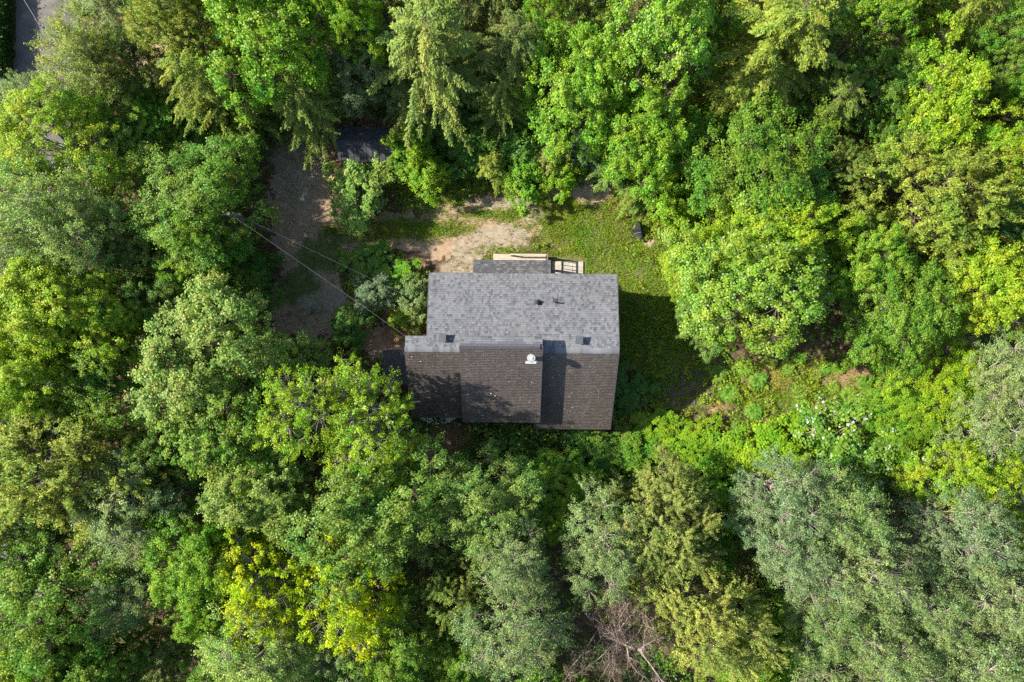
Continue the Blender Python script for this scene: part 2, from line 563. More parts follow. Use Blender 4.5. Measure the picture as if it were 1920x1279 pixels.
def ground_mesh():
    nx, ny = 270, 190
    xs = np.linspace(-46, 46, nx); ys = np.linspace(-32, 32, ny)
    X, Y = np.meshgrid(xs, ys)
    Z = (fnoise(X * 0.35 + 50, Y * 0.35 + 50) - 0.5) * 0.35
    px, py = to_px(X, Y)
    flat = np.clip(np.sqrt(((px - 900) / 520) ** 2 + ((py - 560) / 330) ** 2) - 0.85, 0, 1) * np.clip((px - 190) / 60, 0, 1)
    Z = Z * flat
    mound = np.exp(-(((px - 1110) / 40) ** 2 + ((py - 350) / 24) ** 2)) * 0.18
    Z += mound
    # keep the sheet under the road, drive and house level
    V = np.stack([X, Y, Z], -1).reshape(-1, 3)
    i = np.arange(ny - 1)[:, None] * nx + np.arange(nx - 1)[None, :]
    Q = np.stack([i, i + 1, i + 1 + nx, i + nx], -1).reshape(-1, 4)
    A = {"sand": blobs(px, py, SAND) * 0.8, "clay": blobs(px, py, CLAY), "litter": np.maximum(blobs(px, py, LITTER), 0.28), "moss": np.maximum(blobs(px, py, LAWN), 0.3)}
    # skirt to the horizon
    nb = len(V)
    ring = [(-46, -32), (46, -32), (46, 32), (-46, 32)]
    far = [(-700, -700), (700, -700), (700, 700), (-700, 700)]
    V2 = np.array([(x, y, -0.02) for x, y in ring] + [(x, y, -0.02) for x, y in far])
    V = np.concatenate([V, V2])
    Q2 = np.array([[nb + k, nb + 4 + k, nb + 4 + (k + 1) % 4, nb + (k + 1) % 4] for k in range(4)])
    Q = np.concatenate([Q, Q2])
    attrs = {k: np.concatenate([a.ravel(), np.full(8, 0.2)]) for k, a in A.items()}
    me = raw_mesh("ground", V, Q, attrs=attrs)
    me.polygons.foreach_set("use_smooth", [True] * len(me.polygons))
    o = link_mesh("ground", me, "earth")
    tag(o, "brown forest floor and worn grass around the house", None, None, "structure")
    return o


def sheet(name, poly, z, mat, cell, jitter, attrs_fn=None, label=None):
    """flat ground sheet with a ragged outline"""
    P = np.array(poly)
    x0, x1 = P[:, 0].min() - 20, P[:, 0].max() + 20
    y0, y1 = P[:, 1].min() - 20, P[:, 1].max() + 20
    nx, ny = int((x1 - x0) / cell), int((y1 - y0) / cell)
    X, Y = np.meshgrid(np.linspace(x0, x1, nx), np.linspace(y0, y1, ny))
    wx = X + (fnoise(X * 0.06, Y * 0.06) - 0.5) * jitter * 2 + (vnoise(X * 0.5, Y * 0.5) - 0.5) * jitter * 0.6
    wy = Y + (fnoise(X * 0.06 + 90, Y * 0.06 + 30) - 0.5) * jitter * 2 + (vnoise(X * 0.5 + 9, Y * 0.5 + 9) - 0.5) * jitter * 0.6
    ins = in_poly(wx, wy, poly)
    ins_c = ins[:-1, :-1] & ins[1:, :-1] & ins[:-1, 1:] & ins[1:, 1:]
    wxw, wyw = (X - 960) / GS, -(Y - 639.5) / GS
    Z = np.full(X.shape, z)
    V = np.stack([wxw, wyw, Z], -1).reshape(-1, 3)
    i = (np.arange(ny - 1)[:, None] * nx + np.arange(nx - 1)[None, :])[ins_c]
    Q = np.stack([i, i + nx, i + 1 + nx, i + 1], -1)
    used = np.unique(Q)
    remap = np.full(len(V), -1); remap[used] = np.arange(len(used))
    A = {}
    if attrs_fn:
        A = {k: a.ravel()[used] for k, a in attrs_fn(X, Y).items()}
    me = raw_mesh(name, V[used], remap[Q], attrs=A)
    o = link_mesh(name, me, mat)
    tag(o, label, None, None, "structure")
    return o


ground = ground_mesh()
sheet("road", ROAD, 0.05, "road_gravel", 7, 4, None, "grey gravel road along the left edge under the trees")
sheet("driveway", DRIVE, 0.02, "drive_earth", 2, 24,
      lambda X, Y: {"sand": blobs(X, Y, SAND), "clay": blobs(X, Y, CLAY) * 0, "litter": np.maximum(blobs(X, Y, LITTER) * 0.8, 0.15), "moss": np.maximum(blobs(X, Y, [(760, 430, 150, 20), (950, 402, 110, 9), (600, 480, 50, 40), (560, 540, 50, 40), (650, 440, 60, 20)]) * 0.8, 0.30)},
      "brown and sandy gravel driveway left of and above the house")

# ------------------------------------------------------------------ house
house = empty("house", (0.6, -0.7, 0), math.radians(-0.5))
tag(house, "house with grey and brown shingled roofs in the middle of the clearing", "house")
HO = Vector((0.6, -0.7, 0))

RZ, RY = 5.9, -0.53            # ridge height and line
UE_Y, UE_Z = 3.95, 4.9         # upper eave
SL = 0.69                      # fall of the lower slope
X0, X1 = -4.9, 6.14            # main block
XL = -6.14                     # left extension
NS = (RZ - UE_Z) / (UE_Y - RY)  # fall of the upper slope


def lowz(y):
    return RZ - SL * (RY - y)


def upz(y):
    return RZ - NS * (y - RY)


LE_R, LE_L = -5.46, -4.74      # lower eaves right and left
DX0, DX1 = -2.92, 1.70         # raised middle block
DRY, DRZ, DNY, DE = -0.31, 6.92, 0.22, -4.92


def dorz(y):
    return DRZ - SL * (DRY - y)


def loc(p):
    return Vector(p) - HO


def shingles(name, eave_l, eave_r, top_l, mat, parent, expo, tabw, thick, seed, slot=0.004, clumpy=0.0, aligned=False):
    """tabs laid course by course on a roof plane, eave_l -> eave_r along the eave, eave_l -> top_l up the slope"""
    rg = np.random.default_rng(seed)
    O = np.array(loc(eave_l)); U = np.array(loc(eave_r)) - O; S = np.array(loc(top_l)) - O
    Lu, Ls = np.linalg.norm(U), np.linalg.norm(S)
    U /= Lu; S /= Ls
    Nn = np.cross(U, S)
    V = []; F = []; A = []
    nc = int(math.ceil(Ls / expo))
    expo = Ls / nc
    b = 0
    for i in range(nc):
        x = -rg.uniform(0, tabw[1]) if not aligned else 0.0
        while x < Lu:
            w = rg.uniform(*tabw)
            a, e = max(x, 0) + slot / 2, min(x + w, Lu) - slot / 2
            x += w
            if e - a < 0.01:
                continue
            t = thick * rg.uniform(0.7, 1.35)
            s0, s1 = i * expo - (0.012 if i else 0.03) + rg.uniform(-0.003, 0.003), min((i + 1) * expo + 0.01, Ls)
            base = O + Nn * 0.004
            for (ss, dn) in ((s0, -0.004), (s0, t), (s1, 0.002)):
                V.append(base + U * a + S * ss + Nn * dn)
                V.append(base + U * e + S * ss + Nn * dn)
            F += [(b, b + 1, b + 3, b + 2), (b + 2, b + 3, b + 5, b + 4)]
            k = rg.random()
            val = rg.choice([0.22, 0.42, 0.6, 0.78, 0.95], p=[0.06, 0.22, 0.34, 0.30, 0.08]) if not clumpy else np.clip(rg.normal(0.5, clumpy), 0.05, 0.95)
            A += [val, val]
            b += 6
    me = raw_mesh(name, np.array(V), F, attrs={"v": A})
    o = link_mesh(name, me, mat, parent)
    o["kind"] = "stuff"
    return o


# --- walls
wl = MB()
prof_r = [(LE_R + 0.35, 0), (UE_Y - 0.4, 0), (UE_Y - 0.4, upz(UE_Y - 0.4) - 0.22), (RY, RZ - 0.22), (LE_R + 0.35, lowz(LE_R + 0.35) - 0.28)]


def extrude_profile(mb, prof, xa, xb):
    k = len(prof)
    v = [loc((xa, y, z)) for y, z in prof] + [loc((xb, y, z)) for y, z in prof]
    mb.add(v, [tuple(range(k)), tuple(range(2 * k - 1, k - 1, -1))] + [(i, k + i, k + (i + 1) % k, (i + 1) % k) for i in range(k)])


extrude_profile(wl, prof_r, 1.0, X1 - 0.3)
prof_l = [(LE_L + 0.35, 0), (UE_Y - 0.4, 0), (UE_Y - 0.4, upz(UE_Y - 0.4) - 0.22), (RY, RZ - 0.22), (LE_L + 0.35, lowz(LE_L + 0.35) - 0.28)]
extrude_profile(wl, prof_l, X0 + 0.3, 0.998)
prof_e = [(LE_L + 0.353, 0), (-0.1, 0), (-0.1, upz(-0.1) - 0.22), (RY, RZ - 0.225), (LE_L + 0.353, lowz(LE_L + 0.353) - 0.285)]
extrude_profile(wl, prof_e, XL + 0.25, X0 + 0.297)
wl.build("wall", "siding", house)
dw = MB()
prof_d = [(DE + 0.3, 2.9), (DNY - 0.1, 5.0), (DNY - 0.1, DRZ - 0.35), (DRY, DRZ - 0.2), (DE + 0.3, dorz(DE + 0.3) - 0.27)]
extrude_profile(dw, prof_d, DX0 + 0.06, DX1 - 0.06)
dw.build("dormer_wall", "siding", house)

# --- roof decks
upper = MB().slab([loc((X0, UE_Y, UE_Z)), loc((X0, RY, RZ)), loc((X1, RY, RZ)), loc((X1, UE_Y, UE_Z))], 0.16)
upper_o = upper.build("upper_roof", "trim_dark", house)
lower = MB()
lower.slab([loc((DX1 - 0.3, LE_R, lowz(LE_R))), loc((X1, LE_R, lowz(LE_R))), loc((X1, RY, RZ)), loc((DX1 - 0.3, RY, RZ))], 0.16)
lower.slab([loc((XL, LE_L, lowz(LE_L))), loc((DX1 - 0.31, LE_L, lowz(LE_L))), loc((DX1 - 0.31, RY, RZ)), loc((XL, RY, RZ))], 0.161)
lower.slab([loc((XL, 0.22, upz(0.22))), loc((XL, RY - 0.0, RZ)), loc((X0 - 0.002, RY, RZ)), loc((X0 - 0.002, 0.22, upz(0.22)))], 0.159)
lower_o = lower.build("lower_roof", "trim_dark", house)
dorm = MB()
dorm.slab([loc((DX0, DE, dorz(DE))), loc((DX1, DE, dorz(DE))), loc((DX1, DRY, DRZ)), loc((DX0, DRY, DRZ))], 0.15)
dorm.slab([loc((DX0, DRY + 0.002, DRZ)), loc((DX1, DRY + 0.002, DRZ)), loc((DX1, DNY, DRZ - 0.2)), loc((DX0, DNY, DRZ - 0.2))], 0.149)
dorm_o = dorm.build("dormer_roof", "trim_dark", house)

shingles("shingle_cover", (X1, UE_Y, UE_Z), (X0, UE_Y, UE_Z), (X1, RY, RZ), "shingle_grey", upper_o, 0.142, (0.08, 0.20), 0.007, 1)
shingles("shingle_cover", (X0, 0.22, upz(0.22)), (XL, 0.22, upz(0.22)), (X0, RY, RZ), "shingle_grey", lower_o, 0.142, (0.10, 0.26), 0.011, 2)
shingles("shingle_cover", (DX1 + 0.0, LE_R, lowz(LE_R)), (X1, LE_R, lowz(LE_R)), (DX1, RY, RZ), "shingle_brown", lower_o, 0.118, (0.1049, 0.105), 0.0025, 3, 0.007, 0.09, True)
shingles("shingle_cover", (XL, LE_L, lowz(LE_L)), (DX0, LE_L, lowz(LE_L)), (XL, RY, RZ), "shingle_brown", lower_o, 0.118, (0.1049, 0.105), 0.0025, 4, 0.007, 0.09, True)
shingles("shingle_cover", (DX0, DE, dorz(DE)), (DX1, DE, dorz(DE)), (DX0, DRY, DRZ), "shingle_brown", dorm_o, 0.118, (0.1049, 0.105), 0.0025, 5, 0.007, 0.09, True)
shingles("shingle_cover", (DX1, DNY, DRZ - 0.2), (DX0, DNY, DRZ - 0.2), (DX1, DRY, DRZ), "shingle_grey", dorm_o, 0.142, (0.2, 0.5), 0.008, 6)


def ridge_cap(xa, xb, y, z, fall_n, fall_s, parent, seed):
    rg = random.Random(seed)
    V = []; Fq = []; A = []
    x = xa; b = 0
    while x < xb - 0.02:
        w = min(0.2, xb - x)
        for (yy, zz) in ((y + 0.16, z - fall_n * 0.16 + 0.018), (y, z + 0.034), (y - 0.16, z - fall_s * 0.16 + 0.018)):
            V += [loc((x - 0.02, yy, zz + 0.006)), loc((x + w, yy, zz))]
        Fq += [(b, b + 1, b + 3, b + 2), (b + 2, b + 3, b + 5, b + 4)]
        v = rg.uniform(0.35, 0.8)
        A += [v, v]
        b += 6; x += w
    me = raw_mesh("ridge_cap", np.array(V), np.array(Fq)[:, ::-1], attrs={"v": A})
    return link_mesh("ridge_cap", me, "shingle_grey", parent)


ridge_cap(XL, DX0 - 0.0, RY, RZ, NS, SL, upper_o, 1)
ridge_cap(DX1 + 0.0, X1, RY, RZ, NS, SL, upper_o, 2)

# ridge vent of the raised block
rv = MB()
rv.slab([loc((DX0 + 0.03, DRY + 0.003, DRZ + 0.07)), loc((DX1 - 0.13, DRY + 0.003, DRZ + 0.07)), loc((DX1 - 0.13, DRY + 0.16, DRZ + 0.04)), loc((DX0 + 0.03, DRY + 0.16, DRZ + 0.04))], 0.06)
rv.slab([loc((DX0 + 0.03, DRY - 0.17, DRZ - 0.05)), loc((DX1 - 0.13, DRY - 0.17, DRZ - 0.05)), loc((DX1 - 0.13, DRY, DRZ + 0.07)), loc((DX0 + 0.03, DRY, DRZ + 0.07))], 0.06)
rv.build("ridge_vent", "vent_strip", dorm_o)

# drip edges (thin pale metal lines at the eaves and rakes)
de = MB()
de.box(*[v for v in (X0 - 0.02 - HO.x, X1 + 0.02 - HO.x, UE_Y + 0.005 - HO.y, UE_Y + 0.035 - HO.y, UE_Z - 0.13, UE_Z + 0.004)])
de.build("drip_edge", "trim_dark", upper_o)
for (xa, ya, za, yb, zb) in ((X1 + 0.005, UE_Y, UE_Z, RY, RZ), (X0 - 0.035, UE_Y, UE_Z, 0.24, upz(0.24))):
    k = MB()
    k.slab([loc((xa, ya, za + 0.006)), loc((xa, yb, zb + 0.006)), loc((xa + 0.03, yb, zb + 0.006)), loc((xa + 0.03, ya, za + 0.006))], 0.15)
    k.build("rake_trim", "vent_metal", upper_o)
for (xa, ya, za, yb, zb) in ((X1 + 0.005, LE_R, lowz(LE_R), RY - 0.003, RZ), (XL - 0.035, LE_L, lowz(LE_L), RY - 0.003, RZ)):
    k = MB()
    k.slab([loc((xa, ya, za + 0.006)), loc((xa + 0.03, ya, za + 0.006)), loc((xa + 0.03, yb, zb + 0.006)), loc((xa, yb, zb + 0.006))], 0.15)
    k.build("rake_trim", "vent_metal", lower_o)
for xa in (DX0 - 0.032, DX1 + 0.004):
    k = MB()
    k.slab([loc((xa, DE, dorz(DE) + 0.006)), loc((xa + 0.028, DE, dorz(DE) + 0.006)), loc((xa + 0.028, DRY - 0.003, DRZ + 0.006)), loc((xa, DRY - 0.003, DRZ + 0.006))], 0.14)
    k.build("rake_trim", "vent_metal", dorm_o)

# box vents on the upper slope
for (px, py) in ((829, 635), (1086, 637)):
    p = at(px, py, 6.05)
    p.z = upz(p.y)
    v = MB()
    q = loc(p)
    v.box(q.x - 0.17, q.x + 0.17, q.y - 0.16, q.y + 0.2, q.z - 0.06, q.z + 0.30)
    o = v.build("roof_vent", "vent_metal", upper_o, bevel=0.01)
    h = MB().box(q.x - 0.22, q.x + 0.22, q.y - 0.22, q.y + 0.25, q.z + 0.302, q.z + 0.34)
    h.build("vent_hood", "vent_metal", o, bevel=0.01)
    for k in range(4):
        MB().box(q.x - 0.14, q.x + 0.14, q.y + 0.202, q.y + 0.212, q.z + 0.03 + k * 0.06, q.z + 0.06 + k * 0.06).build("louvre", "trim_dark", o)

# plumbing pipe with boot, and goose-neck vent
p = at(1041, 566, 5.5); p.z = upz(p.y); q = loc(p)
o = MB().tube([q + Vector((0, 0, -0.05)), q + Vector((0, 0, 0.36))], [0.055, 0.055], 12).build("plumbing_pipe", "pipe_black", upper_o)
MB().slab([q + Vector((-0.16, -0.02, 0.03)), q + Vector((0.12, -0.02, 0.03)), q + Vector((0.12, 0.24, -0.02)), q + Vector((-0.16, 0.24, -0.02))], 0.012).build("flashing", "shingle_porch", o)
p = at(1007, 566, 5.5); p.z = upz(p.y); q = loc(p)
hood = MB()
prof = [(-0.11, 0.0), (-0.11, 0.16), (-0.05, 0.24), (0.05, 0.24), (0.11, 0.16), (0.11, 0.0)]
for yy in (-0.14, 0.1):
    pass
k = len(prof)
hood.add([q + Vector((a, -0.14, c - 0.03)) for a, c in prof] + [q + Vector((a, 0.1, c)) for a, c in prof], [tuple(range(k)), tuple(range(2 * k - 1, k - 1, -1))] + [(i, k + i, k + (i + 1) % k, (i + 1) % k) for i in range(k)])
o = hood.build("exhaust_hood", "pipe_black", upper_o)
MB().slab([q + Vector((-0.2, -0.16, 0.045)), q + Vector((0.2, -0.16, 0.045)), q + Vector((0.2, 0.16, -0.027)), q + Vector((-0.2, 0.16, -0.027))], 0.012).build("flashing", "pipe_black", o)
MB().box(q.x - 0.05, q.x + 0.0, q.y - 0.17, q.y - 0.143, q.z + 0.06, q.z + 0.12).build("damper", "white_paint", o)

# round metal chimney with flashing on the raised block
p = at(996, 671, 6.7); p.z = dorz(p.y); q = loc(p)
o = MB().tube([q + Vector((0, 0, -0.1)), q + Vector((0, 0, 0.6))], [0.13, 0.13], 20).build("chimney", "galvanised", house, smooth=False)
MB().tube([q + Vector((0, 0, 0.58)), q + Vector((0, 0, 0.64)), q + Vector((0, 0, 0.70)), q + Vector((0, 0, 0.76))], [0.23, 0.24, 0.24, 0.21], 24).build("chimney_cap", "galvanised", o)
MB().tube([q + Vector((0, 0, 0.761)), q + Vector((0, 0, 0.80)), q + Vector((0, 0, 0.82))], [0.1, 0.09, 0.02], 20).build("cap_top", "white_paint", o)
MB().slab([q + Vector((-0.31, -0.34, -SL * 0.34 + 0.03)), q + Vector((0.31, -0.34, -SL * 0.34 + 0.03)), q + Vector((0.31, -0.20, -SL * 0.20 + 0.03)), q + Vector((-0.31, -0.20, -SL * 0.20 + 0.03))], 0.012).build("flashing", "white_paint", o)

# porch roof over the entrance
PX0, PX1, PY1 = -2.42, 2.32, 4.93
pr = MB().slab([loc((PX0, PY1, 3.2)), loc((PX0, 3.56, 3.66)), loc((PX1, 3.56, 3.66)), loc((PX1, PY1, 3.2))], 0.14)
pr_o = pr.build("porch_roof", "trim_dark", house)
shingles("shingle_cover", (PX1, PY1, 3.2), (PX0, PY1, 3.2), (PX1, 3.56, 3.66), "shingle_porch", pr_o, 0.142, (0.10, 0.26), 0.011, 9)
k = MB().box(PX0 - HO.x - 0.02, PX1 - HO.x + 0.02, PY1 + 0.004 - HO.y, PY1 + 0.03 - HO.y, 3.09, 3.206)
k.build("drip_edge", "box_rim", pr_o)
for x in (PX0 + 0.15, -0.1, PX1 - 0.15):
    q = loc((x, PY1 - 0.18, 0))
    MB().box(q.x - 0.06, q.x + 0.06, q.y - 0.06, q.y + 0.06, 0.55, 3.09).build("porch_post", "plank_dark", house)

# porch deck of boards
dk0, dk1 = -1.28, 2.14
deck = MB().box(dk0 + 0.06 - HO.x, dk1 - 0.06 - HO.x, 3.57 - HO.y, 5.55 - HO.y, 0.0, 0.50).build("porch_deck", "plank_dark", house)
nb_ = 15
for i in range(nb_):
    y0 = 3.58 + i * (2.09 / nb_)
    MB().box(dk0 - HO.x + random.uniform(-.01, .01), dk1 - HO.x + random.uniform(-.01, .01), y0 - HO.y, y0 + 2.09 / nb_ - 0.012 - HO.y, 0.503, 0.545 + random.uniform(0, 0.004)).build("board", "plank_pale", deck)
# railing at the right end of the deck
rail = MB()
for y in (3.8, 4.7, 5.52):
    q = loc((dk1 + 0.06, y, 0))
    rail.box(q.x - 0.05, q.x + 0.05, q.y - 0.05, q.y + 0.05, 0.0, 1.5)
q0 = loc((dk1 + 0.06, 3.8, 0)); q1 = loc((dk1 + 0.06, 5.52, 0))
rail.box(q0.x - 0.045, q0.x + 0.045, q0.y, q1.y + 0.08, 1.502, 1.55)
rail.box(q0.x - 0.02, q0.x + 0.02, q0.y + 0.052, q1.y - 0.052, 0.8, 0.88)
rail.build("railing", "plank_dark", house)
for i in range(7):
    q = loc((dk1 + 0.06, 3.98 + i * 0.24, 0))
    if abs(3.98 + i * 0.24 - 4.7) > 0.09:
        MB().box(q.x - 0.018, q.x + 0.018, q.y - 0.018, q.y + 0.018, 0.882, 1.5).build("baluster", "plank_dark", house)
qa = loc((-0.1, 5.56, 0)); qb = loc((dk1 - 0.0, 5.56, 0))
fr = MB().box(qa.x, qb.x, qa.y - 0.045, qa.y + 0.045, 1.10, 1.15)
fr.box(qa.x - 0.05, qa.x + 0.05, qa.y - 0.05, qa.y + 0.05, 0.0, 1.098)
fr.build("front_railing", "plank_pale", house)
# small landing of square pavers to the right of the porch
landing = empty("paver_landing", (0.6, -0.7, 0), math.radians(-0.5))
tag(landing, "small pale paver landing beside the porch, under the upper eave", "landing")
for i in range(3):
    for j in range(2):
        x0 = 2.55 + i * 0.70; y0 = 4.02 + j * 0.63
        q = loc((x0, y0, 0))
        MB().box(q.x, q.x + 0.685, q.y, q.y + 0.615, 0.0, 0.075 + random.uniform(0, 0.012)).build("paver", "concrete", landing, bevel=0.008)

# windows and doors (parts of the walls)


def window(x, y, z, w, h, face):
    q = loc((x, y, z))
    fr = MB(); pa = MB(); si = MB()
    t = 0.06
    if face in ('n', 's'):
        s = 1 if face == 'n' else -1
        ya, yb = sorted((q.y, q.y + s * 0.05))
        fr.box(q.x - w / 2, q.x + w / 2, ya, yb, q.z, q.z + t).box(q.x - w / 2, q.x + w / 2, ya, yb, q.z + h - t, q.z + h)
        fr.box(q.x - w / 2, q.x - w / 2 + t, ya, yb, q.z + t, q.z + h - t).box(q.x + w / 2 - t, q.x + w / 2, ya, yb, q.z + t, q.z + h - t)
        y2 = q.y + s * 0.02
        pa.box(q.x - w / 2 + t, q.x + w / 2 - t, min(q.y - s * 0.01, y2), max(q.y - s * 0.01, y2), q.z + t, q.z + h - t)
        ya, yb = sorted((q.y, q.y + s * 0.1))
        si.box(q.x - w / 2 - 0.05, q.x + w / 2 + 0.05, ya, yb, q.z - 0.05, q.z - 0.002)
    else:
        s = 1 if face == 'e' else -1
        xa, xb = sorted((q.x, q.x + s * 0.05))
        fr.box(xa, xb, q.y - w / 2, q.y + w / 2, q.z, q.z + t).box(xa, xb, q.y - w / 2, q.y + w / 2, q.z + h - t, q.z + h)
        fr.box(xa, xb, q.y - w / 2, q.y - w / 2 + t, q.z + t, q.z + h - t).box(xa, xb, q.y + w / 2 - t, q.y + w / 2, q.z + t, q.z + h - t)
        x2 = q.x + s * 0.02
        pa.box(min(q.x - s * 0.01, x2), max(q.x - s * 0.01, x2), q.y - w / 2 + t, q.y + w / 2 - t, q.z + t, q.z + h - t)
        xa, xb = sorted((q.x, q.x + s * 0.1))
        si.box(xa, xb, q.y - w / 2 - 0.05, q.y + w / 2 + 0.05, q.z - 0.05, q.z - 0.002)
    o = fr.build("window", "white_paint", house)
    pa.build("pane", "glass_pane", o)
    si.build("sill", "white_paint", o)


WN = UE_Y - 0.4
for x in (-3.6, 3.6, 5.0):
    window(x, WN, 1.3, 1.0, 1.2, 'n')
for y in (-3.2, 1.6):
    window(X1 - 0.3, y, 1.2, 1.1, 1.2, 'e')
window(X1 - 0.3, 0.3, 3.5, 1.0, 1.1, 'e')
window(X0 + 0.3, 1.9, 1.3, 1.0, 1.2, 'w')
for x in (2.4, 4.6):
    window(x, LE_R + 0.35, 0.9, 1.0, 1.0, 's')
window(-4.6, LE_L + 0.35, 0.9, 1.2, 1.0, 's')
q = loc((0.4, WN, 0))
dr = MB().box(q.x - 0.46, q.x + 0.46, q.y, q.y + 0.06, 0.56, 2.6).build("door", "trim_dark", house)
MB().tube([(q.x + 0.36, q.y + 0.06, 1.55), (q.x + 0.36, q.y + 0.12, 1.55)], [0.03, 0.035], 10).build("handle", "galvanised", dr)

# low side roof at the left end of the house
sr = MB().slab([loc((-8.0, -2.75, 2.55)), loc((XL + 0.2, -2.75, 2.75)), loc((XL + 0.2, -0.62, 2.75)), loc((-8.0, -0.62, 2.55))], 0.12)
sr_o = sr.build("side_roof", "roofing_dark", house)
for (x, y) in ((-7.85, -2.6), (-7.85, -0.78)):
    q = loc((x, y, 0))
    MB().box(q.x - 0.05, q.x + 0.05, q.y - 0.05, q.y + 0.05, 0, 2.44).build("roof_post", "plank_dark", house)

# pale flecks of debris lying on the brown roofs
fl = MB()
for i in range(48):
    x = random.uniform(XL + 0.2, X1 - 0.2)
    y = random.uniform(-4.6, -0.8)
    z = dorz(y) if DX0 < x < DX1 else lowz(y)
    s = random.uniform(0.012, 0.032)
    a = random.uniform(0, 3)
    mt = Matrix.Translation((x, y, z + 0.016)) @ Matrix.Rotation(a, 4, 'Z')
    fl.box(-s, s, -s * 0.7, s * 0.7, 0, 0.012, mt)
o = fl.build("leaf_debris", "fleck")
tag(o, "scattered pale flecks of leaf debris on the brown roof slopes", "debris", None, "stuff")

# overturned boat under the lower eave
bt = empty("overturned_boat", (-4.80, -5.02, 0.0), math.radians(2))
tag(bt, "white overturned boat sticking out from under the lower left eave", "boat")
V = []; F = []
nl, nr = 22, 12
for i in range(nl + 1):
    t = -1 + 2 * i / nl
    w = 0.47 * (1 - abs(t) ** 2.3) + 0.006
    hgt = 0.40 * (1 - 0.4 * abs(t) ** 2)
    for j in range(nr + 1):
        a = math.pi * j / nr
        V.append((1.22 * t, -w * math.cos(a), 0.10 + hgt * (math.sin(a) ** 0.75) * (1 if 0 < j < nr else 0)))
for i in range(nl):
    for j in range(nr):
        a = i * (nr + 1) + j
        F.append((a, a + nr + 1, a + nr + 2, a + 1))
hull = MB().add(V, F).build("hull", "boat_white", bt, smooth=True)
md = hull.modifiers.new("thick", 'SOLIDIFY'); md.thickness = 0.015
MB().tube([(1.22 * (-1 + 2 * i / 20), 0, 0.10 + 0.40 * (1 - 0.4 * abs(-1 + 2 * i / 20) ** 2) + 0.012) for i in range(21)], [0.018] * 21, 6).build("keel", "boat_white", bt)
for s in (-1, 1):
    MB().tube([(1.22 * (-1 + 2 * i / 20), s * (0.47 * (1 - abs(-1 + 2 * i / 20) ** 2.3) + 0.008), 0.10) for i in range(21)], [0.022] * 21, 6).build("gunwale", "vent_metal", bt)
for x in (-0.7, 0.7):
    MB().box(x - 0.06, x + 0.06, -0.5, 0.5, 0.0, 0.085).build("support_beam", "plank_dark", bt)

# ------------------------------------------------------------------ shed
sc_ = at(686, 268, 2.2)
shed = empty("shed", (sc_.x, sc_.y, 0), math.radians(-1))
tag(shed, "dark roofed shed under the hemlocks above the driveway", "shed")
SW, SD, RH, EH = 1.78, 1.12, 2.45, 1.95
MB().box(-SW + 0.15, SW - 0.15, -SD + 0.15, SD - 0.15, 0, EH - 0.07).build("wall", "siding", shed)
for s in (-1, 1):
    x = s * (SW - 0.2)
    g = MB()
    g.add([(x - 0.04, -SD + 0.2, EH - 0.06), (x - 0.04, SD - 0.2, EH - 0.06), (x - 0.04, 0, RH - 0.14), (x + 0.04, -SD + 0.2, EH - 0.06), (x + 0.04, SD - 0.2, EH - 0.06), (x + 0.04, 0, RH - 0.14)],
          [(0, 1, 2), (5, 4, 3), (0, 3, 4, 1), (1, 4, 5, 2), (2, 5, 3, 0)])
    g.build("gable", "siding", shed)
ro = MB().slab([(-SW, -SD, EH), (SW, -SD, EH), (SW, 0.0, RH), (-SW, 0.0, RH)], 0.06).slab([(-SW, 0.002, RH), (SW, 0.002, RH), (SW, SD, EH), (-SW, SD, EH)], 0.059).build("roof", "roofing_dark", shed)
for i in range(9):
    x = -SW + 0.2 + i * (2 * SW - 0.4) / 8
    MB().slab([(x - 0.02, -SD - 0.004, EH + 0.02), (x + 0.02, -SD - 0.004, EH + 0.02), (x + 0.02, -0.02, RH + 0.02), (x - 0.02, -0.02, RH + 0.02)], 0.03).build("roof_rib", "roofing_dark", ro)
MB().box(0.35, 1.15, -SD + 0.09, -SD + 0.147, 0.1, 1.75).build("door", "plank_dark", shed)
ramp = MB().slab([(0.3, -SD - 0.75, 0.05), (1.2, -SD - 0.75, 0.05), (1.2, -SD + 0.1, 0.22), (0.3, -SD + 0.1, 0.22)], 0.04).build("ramp", "plank_dark", shed)
for i in range(5):
    y0 = -SD - 0.73 + i * 0.17
    z0 = 0.05 + (y0 + SD + 0.75) * 0.2
    MB().slab([(0.28, y0, z0 + 0.03), (1.22, y0, z0 + 0.03), (1.22, y0 + 0.15, z0 + 0.06), (0.28, y0 + 0.15, z0 + 0.06)], 0.025).build("plank", "plank_dark", ramp)

# black tarp over a small pile at the lawn's edge
tp = at(1198, 434, 0.3)
tarp = empty("tarp_pile", (tp.x, tp.y, 0), 0)
tag(tarp, "black tarp draped in a sharp ridge at the right edge of the lawn", "tarp")
s = 1.3 / 28.6
A_ = [((1197 - 1198) * s, (434 - 416) * s), ((1185 - 1198) * s, (434 - 431) * s), ((1195 - 1198) * s, (434 - 446) * s), ((1211 - 1198) * s, (434 - 450) * s), ((1207 - 1198) * s, (434 - 432) * s)]
top = [(0.0, 0.35, 0.75), (-0.1, 0.08, 0.62), (0.2, -0.35, 0.4)]
V = [(x, y, 0.0) for x, y in A_] + top
MB().add(V, [(0, 1, 6, 5), (1, 2, 7, 6), (2, 3, 7), (3, 4, 5, 7), (4, 0, 5), (5, 6, 7), (4, 3, 2, 1, 0)]).build("cover", "tarp_black", tarp)
for (a, b) in (((-0.46, 0.1, 0.02), (0.02, 0.1, 0.66)), ((-0.28, -0.12, 0.12), (0.08, -0.1, 0.58)), ((-0.1, -0.42, 0.04), (0.34, -0.55, 0.1))):
    MB().tube([a, b], [0.018, 0.018], 6).build("rib", "tarp_rib", tarp)

